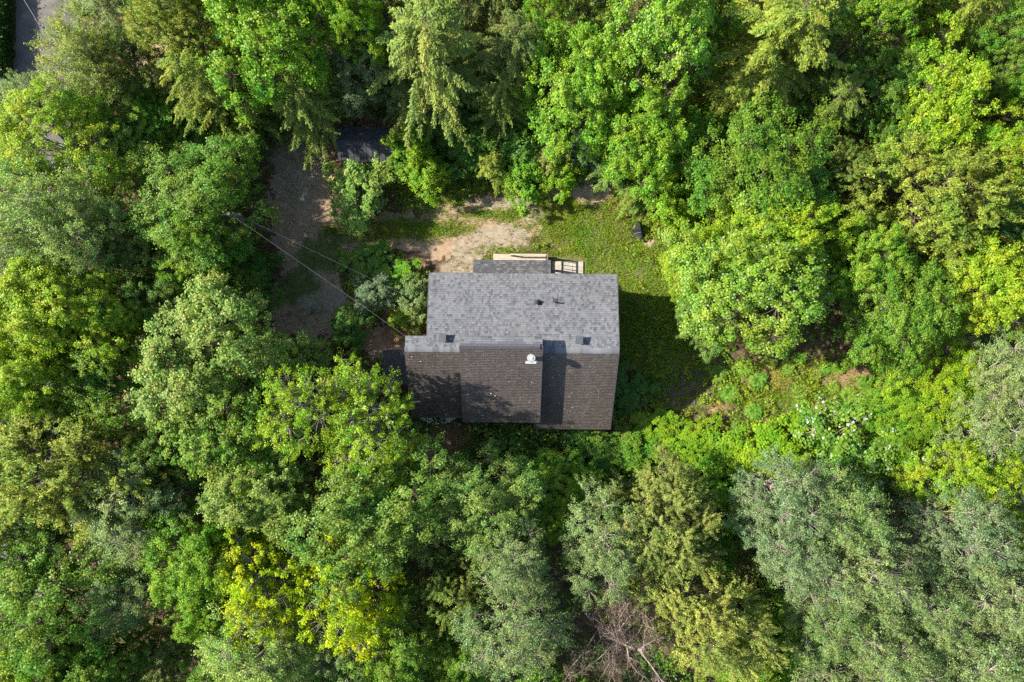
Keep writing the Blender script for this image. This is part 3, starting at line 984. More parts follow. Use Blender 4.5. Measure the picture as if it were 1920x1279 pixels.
# open dark box with pale rim by the road
bp_ = at(150, 15, 0.6)
ub = empty("utility_box", (bp_.x, bp_.y, 0), 0)
tag(ub, "dark green box with a pale rim beside the road, top left corner", "utility box")
MB().box(-0.27, 0.27, -0.25, 0.25, 0, 0.74).build("body", "box_green", ub, bevel=0.02)
rm = MB().box(-0.31, 0.31, 0.252, 0.30, 0.66, 0.8).box(-0.31, 0.31, -0.30, -0.252, 0.66, 0.8).box(-0.32, -0.272, -0.25, 0.25, 0.66, 0.8).box(0.272, 0.32, -0.25, 0.25, 0.66, 0.8)
rm.build("rim", "box_rim", ub)

# overhead lines


def cable(name, p0, p1, r, sag, mat, label, n=24):
    p0 = Vector(p0); p1 = Vector(p1)
    pts = []
    for i in range(n + 1):
        t = i / n
        q = p0.lerp(p1, t)
        q.z -= sag * 4 * t * (1 - t)
        pts.append(q)
    base = pts[0].copy()
    o = MB().tube([q - base for q in pts], [r] * (n + 1), 6).build(name, mat)
    o.location = base
    return tag(o, label, "cable")


pole_top = at(432, 402, 7.0)
cable("overhead_cable", pole_top, loc((-6.0, 0.15, 5.4)) + HO, 0.0055, 0.35, "cable_dull", "pale overhead cable crossing the driveway to the house's left corner")
cable("overhead_cable", pole_top + Vector((0.15, 0.1, -0.5)), Vector((-4.65, 1.9, 4.7)), 0.004, 0.45, "cable_dull", "thin faint cable running above the weeds to the upper roof's left edge")
cable("overhead_cable", at(20, -40, 7.5), at(110, 110, 6.5), 0.012, 0.1, "cable_grey", "white overhead cable crossing the grey road in the top left")
up_ = empty("utility_pole", (pole_top.x, pole_top.y, 0))
tag(up_, "wooden utility pole hidden in the deep green maple at the driveway", "pole")
MB().tube([(0, 0, 0), (0, 0, 7.3)], [0.13, 0.10], 12).build("shaft", "bark", up_)
MB().box(-0.55, 0.55, -0.05, 0.05, 6.85, 6.95).build("cross_arm", "plank_dark", up_)

# fallen branch on the bare clay
fb = at(1103, 347, 0.1)
br = MB().tube([(-0.95, 0.25, 0.12), (-0.45, 0.02, 0.17), (0.0, -0.06, 0.2), (0.45, -0.16, 0.18), (0.85, -0.18, 0.16), (1.1, -0.36, 0.13)], [0.045, 0.05, 0.045, 0.04, 0.03, 0.015], 7)
br.tube([(-0.45, 0.02, 0.17), (-0.8, -0.05, 0.15), (-1.2, 0.02, 0.12)], [0.035, 0.03, 0.015], 6)
o = br.build("fallen_branch", "bark")
o.location = (fb.x, fb.y, 0.05)
tag(o, "dark fallen branch lying across the bare clay patch", "branch")

# sunken square pavers in the shade right of the house
PAVERS = []
patio = empty("paver_grid", (0, 0, 0))
tag(patio, "grid of dark square pavers in the house's shadow among weeds", "pavers")
for j in range(4):
    for i in range(6 if j < 3 else 4):
        if (i, j) in ((0, 0),):
            continue
        px, py = 1246 + i * 17.2 + random.uniform(-.8, .8), 703 + j * 17.4 + random.uniform(-.8, .8)
        p = at(px, py, 0.0)
        PAVERS.append((px, py))
        w = random.uniform(0.19, 0.23)
        mt = Matrix.Translation(p) @ Matrix.Rotation(random.uniform(-.05, .05), 4, 'Z')
        MB().box(-w, w, -w, w, 0.0, random.uniform(0.05, 0.075), mt).build("paver", "paver_dark", patio, bevel=0.008)

# ------------------------------------------------------------------ vegetation prototypes
PROTO = {}


def limb_path(p0, p1, rg, bend=0.12, n=4):
    p0 = np.array(p0, float); p1 = np.array(p1, float)
    d = np.linalg.norm(p1 - p0)
    off = rg.normal(0, bend * d, 3); off[2] = abs(off[2]) * 0.6
    return [tuple(p0 + (p1 - p0) * t + off * 4 * t * (1 - t) * 0.5) for t in np.linspace(0, 1, n)]


def broadleaf(key, seed, R, H, base, nlobe, nclump, nleaf, leaf, lobe_r, mat, bark, clump_r=(0.26, 0.44), flat=0.55, spread=1.0, twig=0.012, low=-0.25, wr=(0.6, 0.85), spike=0.0, limb_r=0.05, droop=0.15):
    rg = np.random.default_rng(seed)
    cz = base + (H - base) * 0.46
    hz = (H - base) * 0.54
    # lobes over an uneven dome
    ph = rg.uniform(0, 6.28, 4)
    lob = []
    for i in range(nlobe):
        u = low + (0.98 - low) * ((i + rg.uniform(0.1, 0.9)) / nlobe)
        az = i * 2.39996 + rg.uniform(-0.4, 0.4)
        rr = math.sqrt(max(0.02, 1 - u * u))
        lump = 1 + 0.17 * math.sin(2 * az + ph[0]) + 0.15 * math.sin(3 * az + ph[1]) + 0.10 * math.sin(5 * az + ph[2]) + rg.uniform(-0.2, 0.16)
        k = rg.uniform(0.60, 0.90) * lump
        lob.append((rr * math.cos(az) * R * k, rr * math.sin(az) * R * k, cz + u * hz * rg.uniform(0.60, 0.92), R * rg.uniform(*lobe_r)))
    for i in range(max(3, nlobe // 5)):
        az = rg.uniform(0, 6.28); q = rg.uniform(0, 0.4) * R
        lob.append((q * math.cos(az), q * math.sin(az), cz + hz * rg.uniform(0.1, 0.5), R * lobe_r[1]))
    wood = MB()
    lean = rg.normal(0, 0.02 * H, 2)
    tk = [(0, 0, -0.1), (lean[0] * 0.3, lean[1] * 0.3, base * 0.5), (lean[0], lean[1], base), (lean[0] * 1.2, lean[1] * 1.2, cz), (lean[0] * 1.2 + rg.normal(0, .2), lean[1] + rg.normal(0, .2), cz + hz * 0.6)]
    tr = 0.018 * H + 0.03
    wood.tube(tk, [tr * 1.25, tr, tr * 0.85, tr * 0.55, tr * 0.15], 8)
    C, Nn, Vv = [], [], []
    LN = []
    for (lx, ly, lz, lr) in lob:
        f = np.clip((lz - base) / (H - base) * 0.75, 0.02, 0.8)
        zz = base * 0.8 + (cz + hz * 0.3 - base * 0.8) * f
        start = (lean[0] * 1.1, lean[1] * 1.1, zz * 0.9)
        pth = limb_path(start, (lx, ly, lz - lr * 0.2), rg)
        r0 = limb_r * (0.7 + 0.6 * rg.random())
        wood.tube(pth, [r0, r0 * 0.75, r0 * 0.5, r0 * 0.28], 5, cap=False)
        out = np.array([lx, ly, (lz - cz) * 0.8]); out = out / (np.linalg.norm(out) + 1e-6)
        for j in range(nclump):
            d = rg.normal(0, 1, 3) + out * 0.75 + np.array([0, 0, 0.55])
            d /= np.linalg.norm(d)
            cc = np.array([lx, ly, lz]) + d * lr * rg.uniform(0.55, 1.05) * spread
            cc[2] -= droop * lr * max(0, 1 - d[2])
            tw = limb_path((lx, ly, lz - lr * 0.2), cc, rg, 0.1, 3)
            wood.tube(tw, [twig * 1.6, twig, twig * 0.4], 3, cap=False)
            cr = rg.uniform(*clump_r)
            n = int(nleaf * rg.uniform(0.6, 1.3))
            pos = rg.normal(0, 1, (n, 3))
            pos = pos / np.maximum(np.linalg.norm(pos, axis=1, keepdims=True), 1e-6) * (rg.random((n, 1)) ** 0.5) * cr
            pos[:, 2] *= flat
            if spike:
                # stretched into a leafy shoot along the growing direction
                pos += np.outer(rg.random(n) ** 1.5, d) * spike
            C.append(cc + pos)
            nn = np.tile(np.array([0, 0, 1.0]) + d * 0.6, (n, 1)) + unit(pos) * 0.35 + rg.normal(0, 0.38, (n, 3))
            Nn.append(nn)
            tone = rg.normal(0, 0.13)
            Vv.append(np.clip(rg.normal(0.5 + tone, 0.22, n), 0, 1))
    C = np.concatenate(C); Nn = np.concatenate(Nn); Vv = np.concatenate(Vv)
    n = len(C)
    ax = rg.normal(0, 1, (n, 3)); ax[:, 2] = ax[:, 2] * 0.4 - 0.15
    ln = leaf * rg.uniform(0.65, 1.35, n)
    crown = leaf_mesh("crown_" + key, C, ax, Nn, ln, ln * rg.uniform(wr[0], wr[1], n), rg, mat, 0.12, Vv)
    PROTO[key] = dict(trunk=wood.mesh("trunk_" + key, bark, True), crown=crown, R=R * 0.98, H=H, zc=cz)


def conifer(key, seed, R, H, n, up, mat="leaf_needle", dens=60, lw=0.05, ll=0.17, bark="bark", z_lo=0.14, taper=0.8, blen=1.0):
    rg = np.random.default_rng(seed)
    wood = MB()
    wood.tube([(0, 0, -0.1), (0.02, 0, H * 0.35), (0.05, 0.04, H * 0.7), (0.05, 0.05, H * 0.99)], [0.2, 0.15, 0.09, 0.015], 8)
    S, D, Ln, Tn = [], [], [], []
    for i in range(n):
        t = (i + rg.uniform(0, 1)) / n
        z0 = H * (z_lo + (0.97 - z_lo) * t ** 0.85)
        az = i * 2.39996 + rg.uniform(-0.9, 0.9)
        Lb = R * (1 - t) ** taper * rg.uniform(0.55, 1.15) + 0.3
        a = 0.12 + 0.55 * t + up
        b = 0.42 if up < 0.2 else 0.05
        dirx = np.array([math.cos(az), math.sin(az), 0])
        sway = rg.normal(0, 0.2)
        P = lambda s: dirx * Lb * s + np.array([-dirx[1], dirx[0], 0]) * Lb * sway * s * s + np.array([0, 0, z0 + Lb * (a * s - b * s * s)])
        pts = [tuple(P(s)) for s in (0, 0.35, 0.7, 1.0)]
        r0 = 0.012 + 0.012 * Lb
        wood.tube(pts, [r0, r0 * 0.7, r0 * 0.4, r0 * 0.12], 4, cap=False)
        nb = int(5 + Lb * 7.5)
        tone = rg.normal(0, 0.12)
        for j in range(nb):
            s = 0.18 + 0.82 * (j + rg.random()) / nb
            side = 1 if j % 2 else -1
            ang = side * rg.uniform(0.45, 1.15) * (1 - 0.55 * s * s)
            tang = np.array(P(min(s + 0.05, 1.05))) - np.array(P(s - 0.05)); tang /= np.linalg.norm(tang)
            dd = np.array([tang[0] * math.cos(ang) - tang[1] * math.sin(ang), tang[0] * math.sin(ang) + tang[1] * math.cos(ang), 0])
            dd[2] = tang[2] * 0.6 + (rg.uniform(-0.35, 0.02) if up < 0.2 else rg.uniform(0.2, 0.9))
            dd /= np.linalg.norm(dd)
            l = (0.22 + 0.42 * Lb * 0.4 * (1.05 - s)) * rg.uniform(0.7, 1.35) * blen
            S.append(P(s)); D.append(dd); Ln.append(l); Tn.append(tone + 0.10 * (s - 0.5))
    S = np.array(S); D = np.array(D); Ln = np.array(Ln); Tn = np.array(Tn)
    cnt = np.maximum(4, (Ln * dens).astype(int))
    k = np.repeat(np.arange(len(S)), cnt)
    m = len(k)
    q = rg.random(m)
    sd = np.where(rg.random(m) < 0.5, -1.0, 1.0)
    Dk = D[k]
    lat = unit(np.cross(Dk, np.array([0, 0, 1.0])) + 1e-6)
    wid = (0.10 * (1 - q * 0.75) * np.minimum(1.6, Ln[k] / 0.4))[:, None]
    C = S[k] + Dk * (Ln[k] * q)[:, None] + lat * (sd * rg.random(m))[:, None] * wid + rg.normal(0, 0.018, (m, 3))
    if up < 0.2:
        C[:, 2] -= (Ln[k] * q * q) * 0.22      # drooping tips
    ax = Dk + lat * (sd * rg.uniform(0.25, 0.9, m))[:, None] + rg.normal(0, 0.18, (m, 3))
    if up >= 0.2:
        ax[:, 2] += 0.35
    nr = np.tile(np.array([0, 0, 1.0]), (m, 1)) + rg.normal(0, 0.42, (m, 3))
    ln = ll * rg.uniform(0.6, 1.3, m)
    V = np.clip(rg.normal(0.38 + 0.30 * q + Tn[k], 0.17, m), 0, 1)     # paler towards the tips of the sprays
    crown = leaf_mesh("crown_" + key, C, ax, nr, ln, lw * rg.uniform(0.7, 1.4, m), rg, mat, 0.05, V)
    PROTO[key] = dict(trunk=wood.mesh("trunk_" + key, bark, True), crown=crown, R=R, H=H, zc=H * 0.55)


def dead_tree(key, seed, R, H):
    """leaning dead tree, its limbs swept to one side and tangled"""
    rg = np.random.default_rng(seed)
    wood = MB(); twigs = MB()
    tk = [np.array(p) for p in ((-1.6, 0.3, -0.1), (-1.3, 0.2, H * 0.45), (-0.6, 0.0, H * 0.75), (0.7, -0.3, H * 0.9), (2.2, -0.5, H * 0.95))]
    wood.tube([tuple(p) for p in tk], [0.16, 0.13, 0.10, 0.06, 0.02], 8)
    for i in range(34):
        f = rg.uniform(1.2, 3.9)
        a, b = tk[int(f)], tk[int(f) + 1]
        p0 = a + (b - a) * (f - int(f))
        az = rg.normal(-0.1, 1.25)
        L_ = R * rg.uniform(0.4, 1.0)
        p1 = p0 + np.array([math.cos(az) * L_, math.sin(az) * L_, rg.uniform(-1.0, 1.0)])
        pth = limb_path(p0, p1, rg, 0.3, 7)
        r0 = rg.uniform(0.018, 0.042)
        wood.tube(pth, [r0, r0 * .88, r0 * .75, r0 * .6, r0 * .45, r0 * .3, r0 * .12], 6)
        for j in range(12):
            k = rg.uniform(0.15, 0.999) * 6
            a2 = np.array(pth[int(k)]); b2 = np.array(pth[int(k) + 1])
            s = a2 + (b2 - a2) * (k - int(k))
            dv = rg.normal(0, 1, 3); dv[2] = dv[2] * 0.4 + 0.1
            dv = dv / np.linalg.norm(dv) + (b2 - a2) / np.linalg.norm(b2 - a2) * 0.7
            e = s + dv * rg.uniform(0.25, 0.8)
            pp = limb_path(s, e, rg, 0.3, 4)
            wood.tube(pp, [0.012, 0.010, 0.007, 0.003], 4)
            for q in range(13):
                s2 = np.array(pp[rg.integers(1, 4)]); e2 = s2 + rg.normal(0, 0.2, 3)
                twigs.tube([tuple(s2), tuple((s2 + e2) / 2 + rg.normal(0, .03, 3)), tuple(e2)], [0.008, 0.006, 0.003], 3, cap=False)
    PROTO[key] = dict(trunk=wood.mesh("trunk_" + key, "bark_dead", True), crown=twigs.mesh("twigs_" + key, "twig_dead"), R=R * 1.1, H=H, zc=H * 0.65)


for i in range(5):
    broadleaf("m%d" % i, 100 + i, 4.0, 10.5, 2.6, 29 + (i % 3) * 4, 21, 70, (0.105, 0.112, 0.12, 0.11, 0.10)[i], (0.21, 0.35), "leaf_broad", "bark", clump_r=(0.20, 0.40), spike=0.30, spread=1.08)
for i in range(2):
    broadleaf("k%d" % i, 150 + i, 4.0, 10.5, 2.6, 36, 18, 66, 0.12, (0.18, 0.30), "leaf_cream", "bark", clump_r=(0.18, 0.36), spike=0.36, spread=1.1)
broadleaf("h0", 160, 4.0, 10.5, 2.6, 30, 20, 78, 0.115, (0.22, 0.36), "leaf_shiny", "bark", clump_r=(0.2, 0.42), spike=0.26, spread=1.08)
for i in range(3):
    broadleaf("a%d" % i, 200 + i, 3.4, 11.0, 2.8, 34, 14, 66, 0.09, (0.17, 0.30), "leaf_aspen", "bark_grey", clump_r=(0.16, 0.34), flat=0.8, spike=0.6, limb_r=0.06, twig=0.015, spread=1.3)
for i in range(2):
    broadleaf("p%d" % i, 300 + i, 3.6, 9.5, 2.5, 28, 13, 46, 0.11, (0.22, 0.38), "leaf_broad", "bark_grey", clump_r=(0.16, 0.34), flat=0.6, spike=0.4, limb_r=0.065, twig=0.02, spread=1.2)
broadleaf("y0", 350, 3.6, 9.5, 2.5, 34, 15, 46, 0.11, (0.18, 0.32), "leaf_broad", "bark_grey", clump_r=(0.14, 0.30), flat=0.55, spike=0.36, limb_r=0.05, twig=0.014, spread=1.25)
for i in range(3):
    broadleaf("s%d" % i, 400 + i, 1.6, 3.2, 0.3, 18, 12, 68, 0.095, (0.26, 0.42), "leaf_broad", "bark", clump_r=(0.13, 0.26), spike=0.18, limb_r=0.02, twig=0.008)
broadleaf("w0", 450, 1.9, 3.6, 0.4, 18, 10, 56, 0.12, (0.26, 0.40), "leaf_white", "bark_grey", clump_r=(0.2, 0.32), spike=0.18, limb_r=0.025)
for i in range(3):
    conifer("c%d" % i, 500 + i, 3.9, 11.5, 105, 0.0, dens=52, taper=0.5)
for i in range(2):
    broadleaf("o%d" % i, 520 + i, 3.8, 9.5, 1.6, 40, 17, 84, 0.14, (0.17, 0.26), "leaf_needle", "bark", clump_r=(0.12, 0.22), flat=0.6, spike=0.62, wr=(0.25, 0.4), spread=1.15, limb_r=0.04)
for i in range(2):
    broadleaf("u%d" % i, 540 + i, 3.0, 10.5, 1.6, 34, 16, 84, 0.13, (0.16, 0.26), "leaf_needle", "bark", clump_r=(0.08, 0.17), flat=1.0, spike=0.75, wr=(0.22, 0.36), spread=1.2, limb_r=0.045, droop=0.0)
conifer("n0", 560, 1.7, 3.4, 52, 0.12, dens=60, lw=0.045, ll=0.14, z_lo=0.06, taper=0.7)
dead_tree("d0", 600, 3.3, 6.5)

USED = {}


def plant(kind, px, py, rpx, H, tint, label, name=None, cat="tree", group=None, rot=None, lean=None, zc=None):
    """place one tree or shrub: crown centre at a pixel, crown radius in pixels, height in metres"""
    keys = sorted(k for k in PROTO if k[0] == kind)
    i = USED.get(kind, 0); USED[kind] = i + 1
    key = keys[i % len(keys)]
    pr = PROTO[key]
    zc = (pr["zc"] / pr["H"] * H * 1.12) if zc is None else zc
    c = at(px, py, zc)
    R = rpx / FPX * (CAM_H - zc) * {"c": 1.18, "o": 1.12, "u": 1.1, "a": 0.97, "y": 1.08, "s": 1.1, "n": 1.1, "w": 1.05, "d": 1.0}.get(kind, 1.1)
    rg = random.Random(int(px * 7 + py * 13))
    nm = name or {"c": "hemlock_tree", "o": "conifer_tree", "u": "cedar_tree", "a": "aspen_tree", "s": "shrub", "w": "shrub", "n": "young_conifer", "d": "dead_tree"}.get(kind, "broadleaf_tree")
    e = empty(nm, (c.x, c.y, 0.0), rg.uniform(0, 6.28) if rot is None else rot)
    sx = R / pr["R"]
    an = rg.uniform(0.88, 1.14)
    e.scale = (sx * an, sx / an, H / pr["H"])
    if H > 5:
        e.rotation_euler = (rg.uniform(-0.05, 0.05), rg.uniform(-0.05, 0.05), e.rotation_euler[2])
    tag(e, label, cat, group)
    t = bpy.data.objects.new("trunk", pr["trunk"]); COL.objects.link(t); t.parent = e
    k = bpy.data.objects.new("crown" if kind != "d" else "twigs", pr["crown"]); COL.objects.link(k); k.parent = e
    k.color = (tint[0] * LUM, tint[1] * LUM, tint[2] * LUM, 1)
    return e


# colours of the foliage (linear)
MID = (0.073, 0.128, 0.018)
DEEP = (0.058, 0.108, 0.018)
FRESH = (0.096, 0.168, 0.020)
LIME = (0.130, 0.186, 0.020)
LIMEG = (0.120, 0.182, 0.019)
PALE = (0.106, 0.158, 0.036)
SAGE = (0.098, 0.134, 0.044)
ASP = (0.086, 0.122, 0.042)
ASPD = (0.082, 0.108, 0.044)
BLUE = (0.080, 0.116, 0.050)
OLIVE = (0.108, 0.140, 0.026)
OLIVED = (0.080, 0.108, 0.024)
GOLD = (0.114, 0.143, 0.027)
HEM = (0.110, 0.142, 0.034)
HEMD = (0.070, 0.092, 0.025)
YELL = (0.168, 0.215, 0.013)
CED = (0.118, 0.142, 0.038)

LUM = 2.05
T = plant
# --- top left
T('a', 66, 192, 50, 6.0, SAGE, "thin grey-green tree leaning over the gravel road, upper left")
T('a', 170, 118, 78, 9.0, OLIVE, "olive-tipped tree just below the dark green roadside box", name="broadleaf_tree")
T('m', 250, 150, 68, 7.0, OLIVED, "dull olive tree between the roadside tree and the bare clay patch", name="broadleaf_tree")
T('m', 235, 225, 76, 6.2, FRESH, "fresh green tree with a pointed tuft, below the bare clay patch at top left")
T('a', 222, 20, 56, 6.5, SAGE, "dull grey-green tree at the top edge right of the roadside box", name="broadleaf_tree")
T('o', 345, 62, 72, 11.0, GOLD, "yellow-olive conifer at the top edge right of the bare clay patch")
T('c', 395, 165, 82, 10.0, OLIVE, "olive conifer with loose sprays below the yellow-olive one at top left")
T('m', 510, 55, 112, 12.0, FRESH, "wide bright green maple at the top edge, left of centre")
T('m', 648, 42, 58, 11.5, FRESH, "narrow bright green maple at the top edge next to the pale big hemlock")
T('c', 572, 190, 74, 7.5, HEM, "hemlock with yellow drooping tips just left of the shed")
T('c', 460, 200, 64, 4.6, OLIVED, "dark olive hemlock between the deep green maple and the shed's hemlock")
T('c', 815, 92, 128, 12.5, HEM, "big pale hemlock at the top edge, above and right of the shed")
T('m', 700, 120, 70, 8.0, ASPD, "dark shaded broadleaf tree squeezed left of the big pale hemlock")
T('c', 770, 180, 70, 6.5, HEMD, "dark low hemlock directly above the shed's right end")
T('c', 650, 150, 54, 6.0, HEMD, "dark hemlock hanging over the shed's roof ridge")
T('m', 105, 285, 104, 8.5, LIME, "yellow-lime maple at the left edge above the pale thin tree")
T('m', 215, 290, 70, 6.2, PALE, "pale green tree wedged between the lime maple and the deep green maple")
T('m', 395, 268, 84, 3.6, (0.07, 0.115, 0.014), "lower green tree between the olive conifer and the deep green maple")
T('m', 320, 225, 58, 5.0, MID, "small mid green tree tucked above the deep green maple")
T('m', 375, 378, 108, 8.2, MID, "large deep green round maple left of the driveway")
T('m', 372, 462, 66, 7.5, FRESH, "bright lower bough-like maple hanging left of the driveway's middle")
T('a', 60, 395, 98, 10.5, PALE, "pale thin-crowned tree with the road showing through, left edge")
T('a', 165, 440, 82, 9.5, PALE, "pale green open tree right of the one with the road showing through", name="broadleaf_tree")
T('m', 255, 470, 66, 6.5, OLIVED, "dark olive low tree in the shade left of the deep green maple")
T('a', 60, 500, 66, 8.5, SAGE, "dusty green tree at the left edge above the lime trees", name="broadleaf_tree")
T('m', 130, 580, 96, 10.5, LIME, "yellow-green maple at the left, above the road's grey gap")
T('m', 35, 610, 74, 10.0, LIMEG, "lime green maple cut by the left edge at mid height")
T('m', 238, 606, 62, 9.0, LIME, "bright yellow-green tuft of a maple left of the cream-tipped tree")
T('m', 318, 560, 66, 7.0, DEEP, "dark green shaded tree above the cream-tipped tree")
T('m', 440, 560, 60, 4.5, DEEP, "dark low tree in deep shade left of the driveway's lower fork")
T('k', 385, 675, 124, 10.5, PALE, "wide green maple sprinkled with cream young leaves, left of the house")
T('k', 515, 684, 68, 7.5, PALE, "pale green maple with spiky shoots below the driveway's lower fork")
T('k', 592, 700, 50, 5.5, PALE, "small pale maple with spiky shoots nearest the driveway's lower end")
T('m', 65, 700, 82, 10.0, LIMEG, "lime maple at the left edge just above the grey road gap")
T('m', 200, 720, 88, 8.5, MID, "mid green tree between the road gap and the cream-tipped maple")
T('m', 38, 810, 64, 7.5, MID, "mid green tree at the left edge below the grey road gap")
T('o', 135, 878, 128, 10.5, GOLD, "broad olive-gold conifer at the left edge below the road gap")
T('k', 440, 800, 112, 10.0, MID, "large green maple with pale leaf tips left of the bare-branched tree")
T('p', 590, 765, 84, 11.0, LIMEG, "thin yellow-green tree with bare grey branches, left of the house's lower roof")
T('p', 690, 782, 84, 10.5, LIMEG, "open yellow-green tree with grey limbs shading the lower left roof")
T('p', 705, 868, 74, 7.5, LIMEG, "yellow-green leafy tree with bare twigs below the overturned boat")
T('k', 490, 920, 84, 9.5, PALE, "pale green maple left of the bluish round maple, lower left")
T('a', 262, 960, 98, 9.5, SAGE, "grey-green fine-leaved tree right of the olive-gold conifer", name="broadleaf_tree")
T('m', 320, 865, 62, 7.5, DEEP, "dark green tree behind the olive-gold conifer's right side")
T('m', 372, 1040, 88, 9.5, FRESH, "fresh green maple touching the yellow tree's left side")
T('m', 400, 1150, 56, 8.5, FRESH, "fresh green smaller maple below left of the yellow tree")
T('m', 675, 965, 122, 10.5, (0.080, 0.130, 0.024), "bluish green round maple just above the yellow trees")
T('y', 505, 1090, 88, 9.5, YELL, "bright yellow tree, the left one of the yellow pair")
T('y', 668, 1112, 100, 9.5, YELL, "bright yellow tree, the right and larger of the yellow pair")
T('m', 55, 1015, 84, 9.0, DEEP, "dark green tree at the left edge below the olive-gold conifer")
T('m', 100, 1135, 118, 10.5, MID, "large mid green tree at the left edge, lower left")
T('a', 250, 1110, 84, 9.0, (0.062, 0.10, 0.026), "shaded bluish green tree between the large lower-left tree and the fresh maple", name="broadleaf_tree")
T('m', 50, 1245, 92, 10.0, LIMEG, "yellowish green tree in the bottom left corner")
T('m', 190, 1245, 74, 9.0, MID, "mid green tree at the bottom edge right of the corner tree")
T('p', 300, 1245, 64, 6.5, OLIVED, "thin dull olive tree in a dark gap at the bottom edge, left")
T('a', 510, 1225, 106, 10.0, PALE, "grey-green tree at the bottom edge under the yellow pair", name="broadleaf_tree")
T('p', 655, 1230, 66, 8.0, SAGE, "sparse twiggy tree at the bottom edge under the right yellow tree")
T('m', 768, 1220, 78, 9.0, MID, "mid green tree at the bottom edge right of the twiggy one")
# --- bottom centre
T('m', 888, 950, 96, 8.5, (0.090, 0.138, 0.032), "tall green maple directly below the house's lower eave")
T('m', 1035, 915, 66, 4.0, FRESH, "low flat green tree in half shade below the house")
T('m', 1010, 985, 48, 5.0, FRESH, "small fresh green tree between the maple below the house and the aspens")
T('o', 850, 1105, 64, 7.5, OLIVED, "small dark olive conifer right of the yellow pair")
T('m', 868, 1215, 56, 7.5, MID, "small green tree at the bottom edge left of the pale aspens")
T('a', 955, 1165, 92, 10.5, ASP, "pale grey-green aspen at the bottom edge left of the dead tree")
T('a', 955, 1045, 74, 9.5, ASP, "pale aspen below the maple under the house")
T('a', 1125, 1022, 84, 9.5, ASP, "pale aspen directly above the brown dead tree")
T('d', 1158, 1192, 124, 8.0, (0.1, 0.05, 0.03), "brown dead tree of bare tangled branches at the bottom edge", rot=0.1)
T('u', 1240, 985, 84, 9.5, CED, "olive cedar with upright plumes right of the aspen above the dead tree")
T('u', 1318, 1160, 92, 10.5, (0.140, 0.160, 0.040), "yellow-olive cedar with upright plumes right of the dead tree")
T('u', 1265, 905, 46, 7.5, CED, "small pale cedar spire below the house's right corner")
T('n', 1160, 925, 38, 4.5, HEMD, "small dark young conifer in the shade below the house's right end", cat="tree")
# --- bottom right: aspens
T('a', 1462, 935, 82, 10.0, BLUE, "bluish aspen at the upper left of the aspen stand")
T('a', 1565, 945, 80, 10.0, (0.080, 0.124, 0.036), "pale aspen at the top of the stand, under the white-leaved shrub")
T('a', 1485, 1048, 82, 10.0, BLUE, "bluish grey aspen on the left side of the stand")
T('a', 1605, 1065, 88, 11.0, (0.096, 0.130, 0.046), "pale aspen in the middle of the stand, left of the bare grey limbs")
T('a', 1540, 1165, 76, 9.0, (0.076, 0.118, 0.034), "pale aspen low in the stand, right of the green understory")
T('a', 1655, 1200, 86, 10.5, ASP, "pale aspen at the bottom edge, right of centre of the stand")
T('a', 1795, 995, 82, 10.0, BLUE, "bluish aspen above the bare grey limbs, lower right")
T('a', 1745, 1135, 80, 9.5, (0.080, 0.118, 0.040), "pale aspen below the bare grey limbs")
T('a', 1872, 1108, 84, 10.5, (0.096, 0.128, 0.048), "pale aspen cut by the right edge, lower right")
T('a', 1845, 1235, 98, 11.0, ASP, "pale aspen in the bottom right corner")
T('p', 1690, 1030, 60, 7.5, ASPD, "thin tree of bare grey limbs in the dark gap among the aspens")
T('m', 1800, 895, 78, 8.0, LIMEG, "lime green maple above the lower right aspens")
T('m', 1900, 1000, 44, 7.5, LIME, "small yellow-green tree cut by the right edge beside the aspens")
T('a', 1890, 880, 58, 7.0, SAGE, "dull green tree at the right edge above the small yellow-green one", name="broadleaf_tree")
# --- top centre and right
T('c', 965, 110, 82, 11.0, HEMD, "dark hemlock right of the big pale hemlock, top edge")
T('c', 945, 190, 60, 7.5, HEM, "smaller pale-tipped hemlock below the dark one, top centre")
T('m', 1022, 30, 46, 10.5, FRESH, "small fresh green maple at the top edge, centre")
T('p', 1105, 42, 62, 10.0, OLIVE, "thin olive tree with visible twigs at the top edge, right of centre")
T('m', 1085, 155, 102, 10.5, FRESH, "bright maple above the row of shrubs, top centre")
T('h', 1235, 85, 108, 12.0, FRESH, "tall bright maple with glinting leaves at the top edge, right of centre")
T('m', 1210, 245, 86, 9.5, FRESH, "bright maple below the glinting tall one")
T('c', 1455, 100, 136, 12.5, GOLD, "huge yellow-olive hemlock at the top edge, right half")
T('c', 1375, 195, 66, 9.0, GOLD, "smaller yellow hemlock at the huge one's lower left")
T('c', 1545, 190, 70, 8.5, OLIVED, "dull olive hemlock at the huge one's lower right")
T('m', 1655, 32, 58, 10.5, FRESH, "fresh green maple at the top edge right of the huge hemlock")
T('c', 1785, 42, 70, 10.5, GOLD, "yellow-olive hemlock near the top right corner")
T('m', 1890, 55, 66, 10.0, MID, "mid green maple in the top right corner")
T('m', 1855, 150, 50, 8.0, MID, "mid green small maple below the top right corner tree")
T('m', 1650, 165, 70, 8.0, DEEP, "dark green maple in the shade right of the huge hemlock")
T('m', 1755, 185, 90, 9.5, LIMEG, "light green maple with yellow tips, upper right")
T('m', 1690, 258, 50, 7.5, DEEP, "small dark green maple below the light one, upper right")
T('m', 1415, 305, 122, 9.5, MID, "wide mid green maple under the huge yellow-olive hemlock")
T('o', 1555, 335, 66, 7.5, OLIVED, "dull olive conifer right of the wide mid green maple")
T('o', 1742, 385, 128, 9.5, GOLD, "broad fine-textured olive-gold conifer, right side")
T('m', 1868, 275, 76, 8.5, LIMEG, "lime maple at the right edge above the olive-gold conifer")
T('m', 1895, 400, 60, 7.0, (0.05, 0.11, 0.035), "bluish shaded maple at the right edge beside the olive-gold conifer")
